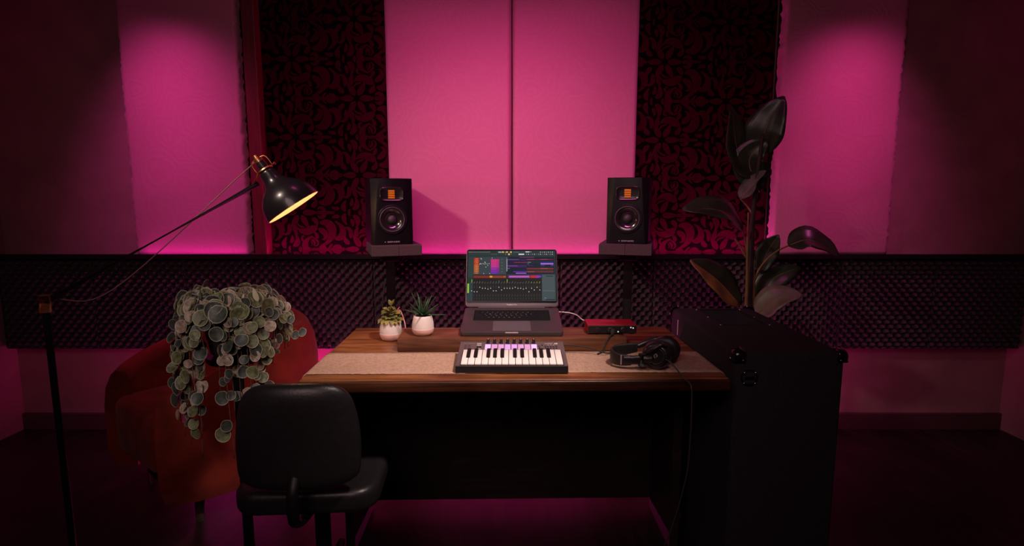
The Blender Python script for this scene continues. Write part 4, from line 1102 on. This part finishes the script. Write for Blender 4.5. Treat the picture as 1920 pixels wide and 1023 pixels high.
# round latch on the front
lc = Vector((.716, CY0, .735))
bm = BM(); lathe(bm, [(.026, 0), (.026, .003), (.022, .004), (.018, -.004), (0, -.004)], 28, frame(lc, (0, -1, 0))); lt_ = obj('latch', bm, mat('latch_black', (.03, .027, .03), .25, metal=.8), cb, True, True, auto=40)
bm = BM(); box(bm, (lc.x, lc.y - .004, lc.z), (.030, .006, .008), .002); obj('latch_wing', bm, M_CORN, lt_, False, True)
for k in range(4):
    a = PI / 4 + k * PI / 2; r_ = rivet.copy() if k else rivet
    if k: COL.objects.link(r_)
    r_.parent = lt_; r_.location = lc + Vector((math.cos(a) * .0235, -.004, math.sin(a) * .0235)) - Vector(cb.location)
bm = BM(); pz = at(1278, 621, 2.30); box(bm, (CX0 - .002, 2.235, .752), (.003, .005, .062), .0008, 1); obj('edge_strip', bm, mat('edge_strip_pale', (.62, .42, .45), .4), cb, False, True)

# ---------------------------------------------------------------- large dark plant behind the cabinet
M_LG = mat('leaf_dark_green', (.022, .034, .016), .32, noise=.4, nscale=14)
M_LU = mat('leaf_ochre_green', (.17, .105, .028), .5, noise=.35, nscale=14)
M_STEM = mat('stem_ochre', (.19, .115, .035), .5, noise=.2, nscale=30)
M_TRUNK = mat('trunk_dark', (.03, .022, .015), .8, noise=.4, nscale=40)
PX, PY = 1.075, 2.52
lpnt = thing('potted_tree', 'large dark broad-leaved plant standing behind the black cabinet', 'plant', (PX, PY, 0), 0)
obj('pot', lathe(BM(), [(0, 0), (.11, 0), (.125, .02), (.155, .28), (.16, .30), (.15, .30), (.143, .27), (0, .265)], 40), mat('planter_black', (.02, .018, .02), .5), lpnt, True, auto=40)
obj('soil', lathe(BM(), [(.1415, .272), (.07, .276), (0, .278)], 24), M_SOIL, lpnt, True)
bm = BM(); tube(bm, curve([(PX, PY, .26), (PX + .01, PY, .60), at(1405, 560, PY), at(1408, 490, PY), at(1412, 400, PY), at(1420, 330, PY), at(1430, 250, PY)], 6), [.016 - .009 * k / 36 for k in range(37)], 10)
obj('trunk', bm, M_TRUNK, lpnt, True, True)
bm = BM(); tube(bm, curve([(PX - .03, PY - .03, .26), at(1399, 570, PY - .03), at(1401, 480, PY - .03), at(1403, 398, PY - .03)], 6), [.010 - .0065 * k / 18 for k in range(19)], 8)
obj('stem', bm, M_STEM, lpnt, True, True)
def big_leaf(pts, w, up, mats, droop=0, wave=.02, tilt=0):
    """pts: three pixels+depth along the midrib, base first; the blade follows them; each leaf has its stalk"""
    P = curve(pts, 7); bm = BM(); rows = []; n = len(P) - 1
    for i, p in enumerate(P):
        d = (P[min(i + 1, n)] - P[max(i - 1, 0)]).normalized(); u_ = Vector(up); u_ = (u_ - d * u_.dot(d)).normalized(); s = d.cross(u_)
        t = i / n; wd = max(.002, w / 2 * math.sin(PI * min(1, (t * .97 + .02)) ** .85) ** .75)
        row = []
        for k in (-1, -.66, -.33, 0, .33, .66, 1):
            wv = wave * w * math.sin(t * 17 + (0 if k < 0 else 1.3)) * abs(k)
            row.append(bm.verts.new(p + s * wd * k + u_ * (abs(k) * wd * .22 + wv)))
        rows.append(row)
    for a, b in zip(rows, rows[1:]):
        for k in range(6):
            f = bm.faces.new((a[k], a[k + 1], b[k + 1], b[k])); f.material_index = 0 if k < 3 else len(mats) - 1
    o = obj('leaf', bm, mats, lpnt, True, True); solid(o, .0014)
    bm = BM(); tube(bm, [p + Vector((0, 0, -.0006)) for p in P], [.0032 * (1 - i / len(P)) + .0006 for i in range(len(P))], 6); obj('midrib', bm, M_STEM, o, True, True)
    return o
def stalk(pts, r=.005):
    bm = BM(); c = curve(pts, 8); tube(bm, c, [r * (1 - .4 * i / len(c)) for i in range(len(c))], 8); obj('stem', bm, M_STEM, lpnt, True, True)
A = lambda x, y, d=0: at(x, y, PY + d)
# lower left leaf: green back half, ochre front half
big_leaf([A(1388, 572, -.02), A(1345, 525, -.04), A(1294, 487, -.06)], .155, (.10, -.75, .62), [M_LU, M_LG])
stalk([A(1399, 590), A(1394, 578, -.01), A(1388, 572, -.02)])
# upper left dark leaf
big_leaf([A(1392, 432, -.02), A(1350, 395, -.06), A(1280, 392, -.10)], .17, (.1, -.6, .8), [M_LG])
stalk([A(1400, 478), A(1398, 455), A(1392, 432, -.02)])
stalk([A(1399, 482), A(1390, 465), A(1378, 448)], .006)
# leaf with a pale tip, seen edge-on
big_leaf([A(1388, 372, .02), A(1412, 345, 0), A(1436, 320, -.05)], .10, (-.35, -.5, .8), [mat('leaf_grey_green', (.10, .11, .09), .35, noise=.3, nscale=20)])
stalk([A(1410, 400), A(1400, 385, .02), A(1388, 372, .02)])
# tall dark leaves in front of the pink panel
big_leaf([A(1424, 360, .05), A(1405, 300, .05), A(1440, 262, .02)], .15, (-.2, -.9, .2), [M_LG])
big_leaf([A(1428, 290, .05), A(1436, 240, .03), A(1470, 180, 0)], .17, (-.5, -.8, .1), [M_LG])
big_leaf([A(1426, 330, .06), A(1385, 290, .06), A(1372, 200, .04)], .16, (.3, -.85, .3), [M_LG])
# right side: arching stalk and low leaves
stalk([A(1413, 570), A(1415, 525), A(1430, 495), A(1455, 472), A(1478, 460)], .006)
stalk([A(1414, 575), A(1414, 520), A(1413, 490)], .0055)
big_leaf([A(1478, 460), A(1520, 450, -.03), A(1575, 480, -.06)], .17, (0, -.5, .85), [M_LG])
big_leaf([A(1418, 590, -.03), A(1455, 560, -.08), A(1505, 552, -.12)], .14, (.1, -.6, .8), [mat('leaf_grey_green2', (.14, .13, .085), .4, noise=.3, nscale=20)])
big_leaf([A(1420, 560, .05), A(1450, 522, .05), A(1500, 500, .04)], .12, (-.1, -.85, .5), [M_LG])
big_leaf([A(1425, 510, .05), A(1440, 470, .05), A(1460, 440, .02)], .10, (-.3, -.9, .3), [M_LG])

# ---------------------------------------------------------------- red armchair at left
ac = thing('armchair', 'red velvet tub armchair behind the trailing plant, left of the desk', 'armchair', (-1.305, 2.40, 0), R(232))
M_VEL = mat('red_velvet', (.20, .024, .013), .75, noise=.35, nscale=9, bump=.3, bscale=90, sheen=.08, spec=.1)
def tub():
    bm = BM(); n = 40; prof = 10; rings = []
    for i in range(n + 1):
        a = R(40) + R(280) * i / n                   # opening faces +x
        back = .5 - .5 * math.cos(2 * PI * i / n)    # 0 at the arm ends, 1 at the back
        h = .55 + .205 * back ** .55
        ex = 1 / (abs(math.cos(a)) ** 3 + abs(math.sin(a)) ** 3) ** (1 / 3)
        ro = .40 * ex; ri = ro - .11
        ring = []
        for (rr, z) in ((ro * .93, .12), (ro, .2), (ro * 1.0, h - .16), (ro * .975, h - .075), (ro * .92, h - .018), ((ro + ri) / 2, h), (ri * 1.04, h - .012), (ri, h - .05), (ri, .2), (ri, .12)):
            ring.append(bm.verts.new((rr * math.cos(a), rr * math.sin(a) * .92, z)))
        rings.append(ring)
    for a, b in zip(rings, rings[1:]):
        for k in range(prof): bm.faces.new((a[k], a[(k + 1) % prof], b[(k + 1) % prof], b[k]))
    bm.faces.new(rings[0]); bm.faces.new(rings[-1][::-1])
    return bm
o = obj('shell', tub(), M_VEL, ac, True, auto=60)
bm = BM(); prism(bm, rrect(-.27, -.24, .33, .24, .08), .22, .44, .03, 4); obj('seat_cushion', bm, M_VEL, ac, True, auto=60)
obj('seat_base', lathe(BM(), [(0, .13), (.27, .13), (.27, .219), (0, .219)], 32), M_BLKPL, ac)
for x, y in ((-.24, -.22), (-.24, .22), (.2, -.24), (.2, .24)):
    bm = BM(); tube(bm, [(x, y, 0), (x * .95, y * .95, .14)], [.014, .022], 12); obj('leg', bm, M_DESK_DARK, ac, True, auto=50)

# ---------------------------------------------------------------- trailing plant on a stool-height stand
TX, TY = -.892, 1.78
ps = thing('plant_stand', 'black plant stand under the trailing plant at left', 'plant stand', (TX, TY, 0), 0)
obj('top', lathe(BM(), [(0, .752), (.085, .752), (.09, .758), (.09, .772), (0, .775)], 36), M_BLKMT, ps, True, auto=40)
bm = BM(); tube(bm, [(0, 0, .02), (0, 0, .753)], .018, 14); obj('column', bm, M_BLKMT, ps, True, auto=50)
obj('foot', lathe(BM(), [(0, 0), (.105, 0), (.105, .012), (.03, .022), (0, .022)], 36), M_BLKMT, ps, True, auto=40)
tp = thing('trailing_plant', 'trailing plant with round silvery leaves hanging at the left of the desk', 'plant', (TX, TY, .776), 0)
obj('pot', lathe(BM(), [(0, 0), (.065, 0), (.075, .01), (.092, .14), (.092, .15), (.085, .15), (.08, .13), (0, .125)], 40), mat('planter_dark', (.035, .022, .02), .6), tp, True, auto=40)
obj('soil', lathe(BM(), [(.079, .131), (.04, .135), (0, .136)], 24), M_SOIL, tp, True)
def round_leaf_mat(name, cin, crim):
    m = bpy.data.materials.new(name); m.use_nodes = True; nt = m.node_tree; b = nt.nodes['Principled BSDF']; b.inputs['Roughness'].default_value = .5
    a = nt.nodes.new('ShaderNodeVertexColor'); a.layer_name = 'Rim'
    tc = nt.nodes.new('ShaderNodeTexCoord'); n = nt.nodes.new('ShaderNodeTexNoise'); n.inputs['Scale'].default_value = 90; n.inputs['Detail'].default_value = 4; nt.links.new(tc.outputs['Object'], n.inputs['Vector'])
    r = nt.nodes.new('ShaderNodeValToRGB'); r.color_ramp.elements[0].position = .35; r.color_ramp.elements[1].position = .68
    r.color_ramp.elements[0].color = (*[c * .55 for c in cin], 1); r.color_ramp.elements[1].color = (*[c * 1.5 for c in cin], 1)
    nt.links.new(n.outputs['Fac'], r.inputs[0])
    mx = nt.nodes.new('ShaderNodeMix'); mx.data_type = 'RGBA'; nt.links.new(a.outputs[0], mx.inputs[0]); nt.links.new(r.outputs[0], mx.inputs[6]); mx.inputs[7].default_value = (*crim, 1)
    nt.links.new(mx.outputs[2], b.inputs['Base Color']); return m
LM = [round_leaf_mat('leaf_sage', (.13, .145, .07), (.52, .46, .33)), round_leaf_mat('leaf_slate', (.04, .05, .042), (.45, .40, .33)), round_leaf_mat('leaf_blush', (.30, .22, .17), (.58, .44, .36))]
def round_leaf(bm, lay, c, nrm, updir, rad, mi, k2=1.15):
    n = Vector(nrm).normalized(); u = Vector(updir); u = (u - n * u.dot(n)).normalized(); s = u.cross(n)
    ctr = bm.verts.new(c + n * (-.10 * rad)); N = 14; rings = []
    for (f_, rim) in ((.5, 0), (.88, 0), (1.0, 1)):
        ring = []
        for i in range(N):
            a = 2 * PI * i / N
            # slightly heart-like: notch where the stalk joins (towards +u)
            rr = rad * f_ * (1 - .16 * math.exp(-((a - PI / 2) / .35) ** 2)) 
            ring.append(bm.verts.new(c + s * math.cos(a) * rr + u * math.sin(a) * rr * k2 + n * (rad * .16 * f_ * f_ * abs(math.cos(a)) - .10 * rad * (1 - f_))))
        rings.append((ring, rim))
    fs = []
    for i in range(N): fs.append((bm.faces.new((ctr, rings[0][0][i], rings[0][0][(i + 1) % N])), (0, 0, 0)))
    for (a, ra), (b, rb) in zip(rings, rings[1:]):
        for i in range(N): fs.append((bm.faces.new((a[i], b[i], b[(i + 1) % N], a[(i + 1) % N])), (ra, rb, rb, ra)))
    for f, cs in fs:
        f.material_index = mi; f.smooth = True
        for l, v_ in zip(f.loops, cs): l[lay] = (v_, v_, v_, 1)
rnd = random.Random(17)
bmv = BM(); bmf = BM(); lay = bmf.loops.layers.float_color.new('Rim')
# vines leave the pot, arch over its rim and hang down
for i in range(52):
    a = R(rnd.uniform(-185, 25)) if i < 45 else R(rnd.uniform(0, 360))
    rim = .096 + rnd.uniform(0, .045); L = rnd.uniform(.24, .46) if -170 < math.degrees(a) < -25 else rnd.uniform(.1, .24)
    if math.cos(a) > .85: L *= .75
    x, y = math.cos(a), math.sin(a)
    out = rnd.uniform(.01, .05)
    pts = [Vector((TX + x * .05, TY + y * .05, .905)), Vector((TX + x * .09, TY + y * .09, .945 + rnd.uniform(0, .04))), Vector((TX + x * (rim + .005), TY + y * (rim + .005), .935)),
           Vector((TX + x * (rim + out) , TY + y * (rim + out), .935 - L * .4)), Vector((TX + x * (rim + out * .8) + rnd.uniform(-.015, .015), TY + y * (rim + out * .8), .935 - L))]
    C_ = curve(pts, 10); tube(bmv, C_, .0014, 5)
    nl = int(6 + L * 21)
    for k in range(nl):
        t = .18 + .82 * (k + rnd.uniform(-.3, .3)) / nl; j = min(len(C_) - 1, max(0, int(t * (len(C_) - 1)))); p = C_[j]
        outw = Vector((x, y, 0)); rad = rnd.uniform(.0135, .025) * (1.12 if t < .55 else .88)
        nrm = outw + Vector((rnd.uniform(-.7, .7), rnd.uniform(-.9, .2), rnd.uniform(-.1, .9)))
        side = Vector((-y, x, 0)) * rnd.choice((-1, 1)) * rad * rnd.uniform(.5, 1.15)
        r_ = rnd.random(); mi = 0 if r_ < .40 else (1 if r_ < .80 else 2)
        round_leaf(bmf, lay, p + side + outw * rnd.uniform(.002, .016), nrm, (rnd.uniform(-.5, .5), 0, 1), rad, mi, rnd.uniform(1.0, 1.2))
# crown
for k in range(46):
    a = rnd.uniform(0, 2 * PI); r_ = rnd.uniform(0, .12); p = Vector((TX + math.cos(a) * r_, TY + math.sin(a) * r_, .94 + rnd.uniform(0, .035) - r_ * .12))
    round_leaf(bmf, lay, p, (math.cos(a) * .6, math.sin(a) * .6 - .5, .7), (0, .4, 1), rnd.uniform(.014, .022), rnd.choice((0, 0, 1, 1)), 1.1)
leaf_into(bmf, at(484, 565, 1.70), (-.35, 0, 1), (-.2, -1, 0), .045, .020, .1, .2, 6, 0)
# a few leaves on a stray vine in front of the red armchair
SV = curve([Vector((TX + .09, TY - .02, .93)), at(520, 590, 1.74), at(548, 612, 1.76), at(566, 628, 1.78)], 8); tube(bmv, SV, .0012, 5)
for (px, py, mi) in ((545, 598, 1), (554, 627, 1), (567, 622, 1), (539, 592, 0)):
    round_leaf(bmf, lay, at(px, py, 1.755), (.5, -.8, .3), (.5, 0, 1), .0115, mi, 1.35)
bmesh.ops.recalc_face_normals(bmf, faces=bmf.faces)
obj('foliage', bmf, LM, tp, False, True)
obj('vines', bmv, mat('vine_brown', (.12, .055, .03), .6), tp, True, True)

# ---------------------------------------------------------------- lamp at left
LY = 2.0
lam = thing('floor_lamp', 'black floor lamp with copper fittings and a lit bell shade at left', 'lamp', (-1.36, 1.62, 0), 0)
ra, rb = at(507, 417, LY), at(595, 360, LY)               # ends of the shade's rim
rc = (ra + rb) / 2; rr_ = (rb - ra).length / 2
inpl = (rb - ra).normalized()
# opening axis: square to the rim line, tipped slightly towards the camera so that the inside shows as a thin sliver
view = (rc - Vector((0, 0, CAM_H))).normalized()
nimg = inpl.cross(view).normalized()
if nimg.z > 0: nimg = -nimg
axis = (nimg * math.cos(R(4.3)) - view * math.sin(R(4.3))).normalized()
FL = frame(rc, -axis, inpl)       # z runs from the rim up into the shade
prof = [(1.0, 0), (.995, .03), (.98, .15), (.95, .32), (.885, .50), (.76, .69), (.57, .86), (.42, .99), (.35, 1.10), (.30, 1.22), (.275, 1.42), (.26, 1.49), (.22, 1.515)]
P_ = [(a * rr_, b * rr_) for a, b in prof]
bm = BM(); lathe(bm, P_, 56, FL); sh = obj('shade', bm, M_SATIN, lam, True, True, auto=50)
bm = BM(); lathe(bm, [(a - .0022, max(b - .0004, .0006)) for a, b in P_[:9]] + [(0, P_[8][1])], 56, FL)
obj('shade_lining', bm, mat('lining_white', (.80, .66, .46), .6), sh, True, True)
bm = BM(); lathe(bm, [(P_[0][0] - .0023, .0), (P_[0][0], 0), (P_[0][0] + .0002, .002)], 56, FL); obj('rim', bm, M_BRASS, sh, True, True)
bm = BM(); bmesh.ops.create_uvsphere(bm, u_segments=20, v_segments=12, radius=.024, matrix=FL @ Matrix.Translation((0, 0, .034))); obj('bulb', bm, glow('bulb_warm', (1, .56, .25), 34), lam, True, True)
bm = BM(); lathe(bm, [(.014, .05), (.014, .098), (0, .099)], 20, FL); obj('bulb_socket', bm, M_BLKPL, lam, True, True, auto=40)
hz = rr_ * 1.52
bm = BM(); lathe(bm, [(.0, hz), (rr_ * .27, hz), (rr_ * .29, hz + .003), (rr_ * .27, hz + .007), (0, hz + .007)], 36, FL); obj('cap_disc', bm, M_BRASS, lam, True, True, auto=40)
bm = BM(); lathe(bm, [(0, hz + .007), (.015, hz + .007), (.015, hz + .020), (.013, hz + .034), (0, hz + .034)], 24, FL); obj('lamp_holder', bm, M_BLKPL, lam, True, True, auto=40)
bm = BM(); lathe(bm, [(0, hz + .034), (.0145, hz + .034), (.0145, hz + .046), (.009, hz + .050), (.007, hz + .060), (0, hz + .060)], 24, FL); obj('holder_cap', bm, M_BRASS, lam, True, True, auto=40)
bm = BM(); box(bm, (0, 0, 0), (.010, .004, .042), .001, 1, M=FL @ Matrix.Translation((.008, .013, hz + .026))); obj('holder_sleeve', bm, M_BRASS, lam, False, True)
bm = BM()
for s_ in (-1, 1):
    c_ = [FL @ Vector((s_ * .030, 0, hz + .005)), FL @ Vector((s_ * .031, 0, hz + .028)), FL @ Vector((s_ * .026, 0, hz + .043)), FL @ Vector((s_ * .010, 0, hz + .047))]
    tube(bm, curve(c_, 6), .0021, 8)
obj('wire_frame', bm, M_BRASS, lam, True, True)
bm = BM(); tube(bm, [FL @ Vector((rr_ * .27, 0, hz + .0035)), FL @ Vector((rr_ * .27 + .014, 0, hz + .0035))], [.003, .006], 12); obj('thumb_screw', bm, M_BRASS, lam, True, True, auto=50)
# arm
j0 = FL @ Vector((-rr_ * .29, 0, hz + .0035)); pa0 = at(484, 344, LY - .005); pa1 = at(448, 367, LY - .03)
dir_ = (pa1 - pa0).normalized()
elbow = Vector((-1.36, 1.62, 0)); k_ = (elbow.x - pa0.x) / dir_.x
elb = Vector((-1.36, 1.62, pa0.z + (pa1.z - pa0.z) * (pa0.x + 1.36) / (pa0.x - pa1.x)))
bm = BM(); tube(bm, [j0, pa0.lerp(elb, .03)], [.004, .005], 10); obj('joint', bm, M_BRASS, lam, True, True)
bm = BM(); tube(bm, [pa0, elb], .0085, 16); obj('arm', bm, M_BLKMT, lam, True, True, auto=50)
bm = BM(); tube(bm, [elb + Vector((0, 0, .02)), elb + Vector((0, 0, -.03))], .016, 20); obj('elbow_joint', bm, M_BRASS, lam, True, True, auto=50)
bm = BM(); tube(bm, [elb + Vector((0, 0, -.028)), (-1.36, 1.62, .02)], .010, 16); obj('pole', bm, M_BLKMT, lam, True, True, auto=50)
obj('base', lathe(BM(), [(0, 0), (.13, 0), (.13, .014), (.12, .020), (.015, .024), (0, .024)], 48), M_BLKMT, lam, True, auto=40)
bm = BM(); top_ = FL @ Vector((0, 0, hz + .060))
tube(bm, curve([top_, at(478, 302, LY), at(468, 313, LY - .01), at(448, 331, LY - .03), elb + Vector((.12, .12, .02)), elb + Vector((0, .012, .005))], 8), .0018, 6)
tube(bm, curve([elb + Vector((0, .014, .0)), elb + Vector((-.02, .02, -.2)), elb + Vector((0, .013, -.5)), Vector((-1.36, 1.634, .03))], 6), .0018, 6)
obj('cord', bm, mat('cord_copper', (.30, .16, .14), .5), lam, True, True)

# ---------------------------------------------------------------- black chair in the foreground
ch = thing('chair', 'black padded chair with a rounded back in front of the desk at lower left', 'chair', (-.565, 1.30, 0), R(4))
def backrest():
    bm = BM(); nz, na = 14, 20; rings = []
    zs = [.50 + .292 * k / nz for k in range(nz + 1)]
    for k, z in enumerate(zs):
        t = k / nz
        hw = .160 + .010 * math.sin(PI * t) - .030 * t ** 3
        th = .055
        e = 1.0
        if t > .80: e = math.sqrt(max(0.02, 1 - ((t - .80) / .20) ** 2))
        if t < .12: e = math.sqrt(max(0.02, 1 - ((.12 - t) / .12) ** 2))
        hw2 = hw - (1 - e) * .05; th2 = th * (.25 + .75 * e)
        ring = []
        for i in range(na):
            a = 2 * PI * i / na; ex = 3.0
            x = hw2 * math.copysign(abs(math.cos(a)) ** (2 / ex), math.cos(a)); y = th2 / 2 * math.copysign(abs(math.sin(a)) ** (2 / 2.2), math.sin(a))
            y += .10 * (x / .17) ** 2 * .35 + .012 * (t - .5)     # wraps gently forward
            ring.append(bm.verts.new((x, y + .13 - .13, z)))
        rings.append(ring)
    for a, b in zip(rings, rings[1:]):
        for i in range(na): bm.faces.new((a[i], a[(i + 1) % na], b[(i + 1) % na], b[i]))
    bm.faces.new(rings[0][::-1]); bm.faces.new(rings[-1])
    bm.transform(Matrix.Translation((0, .12, 0)))
    return bm
M_CHL = mat('chair_leather', (.016, .014, .016), .38, noise=.12, nscale=60, bump=.15, bscale=160)
ob = obj('backrest', backrest(), M_CHL, ch, True); sb = ob.modifiers.new('smooth', 'SUBSURF'); sb.levels = 1; sb.render_levels = 2
bm = BM(); prism(bm, rrect(-.20, .155, .20, .52, .07), .40, .47, .022, 4); obj('seat', bm, M_CHL, ch, True, auto=60)
bm = BM(); tube(bm, curve([(0, .11, .56), (0, .075, .50), (0, .09, .42), (0, .20, .385), (0, .32, .385)], 6), .016, 12, sq=.6); obj('back_support', bm, M_BLKMT, ch, True, auto=50)
bm = BM(); tube(bm, [(0, .34, .07), (0, .34, .402)], .024, 18); obj('gas_column', bm, M_BLKMT, ch, True, auto=50)
for k in range(5):
    a = 2 * PI * k / 5 + .3; d = Vector((math.cos(a), math.sin(a), 0)); c0 = Vector((0, .34, .09))
    bm = BM(); tube(bm, [c0, c0 + d * .21 + Vector((0, 0, -.02))], [.022, .014], 10); lg = obj('base_arm', bm, M_BLKPL, ch, True, auto=50)
    bm = BM(); tube(bm, [c0 + d * .205 + Vector((-d.y * .012, d.x * .012, -.066)), c0 + d * .205 + Vector((d.y * .012, -d.x * .012, -.066))], .024, 16); obj('caster', bm, M_BLKPL, lg, True, auto=50)
    bm = BM();
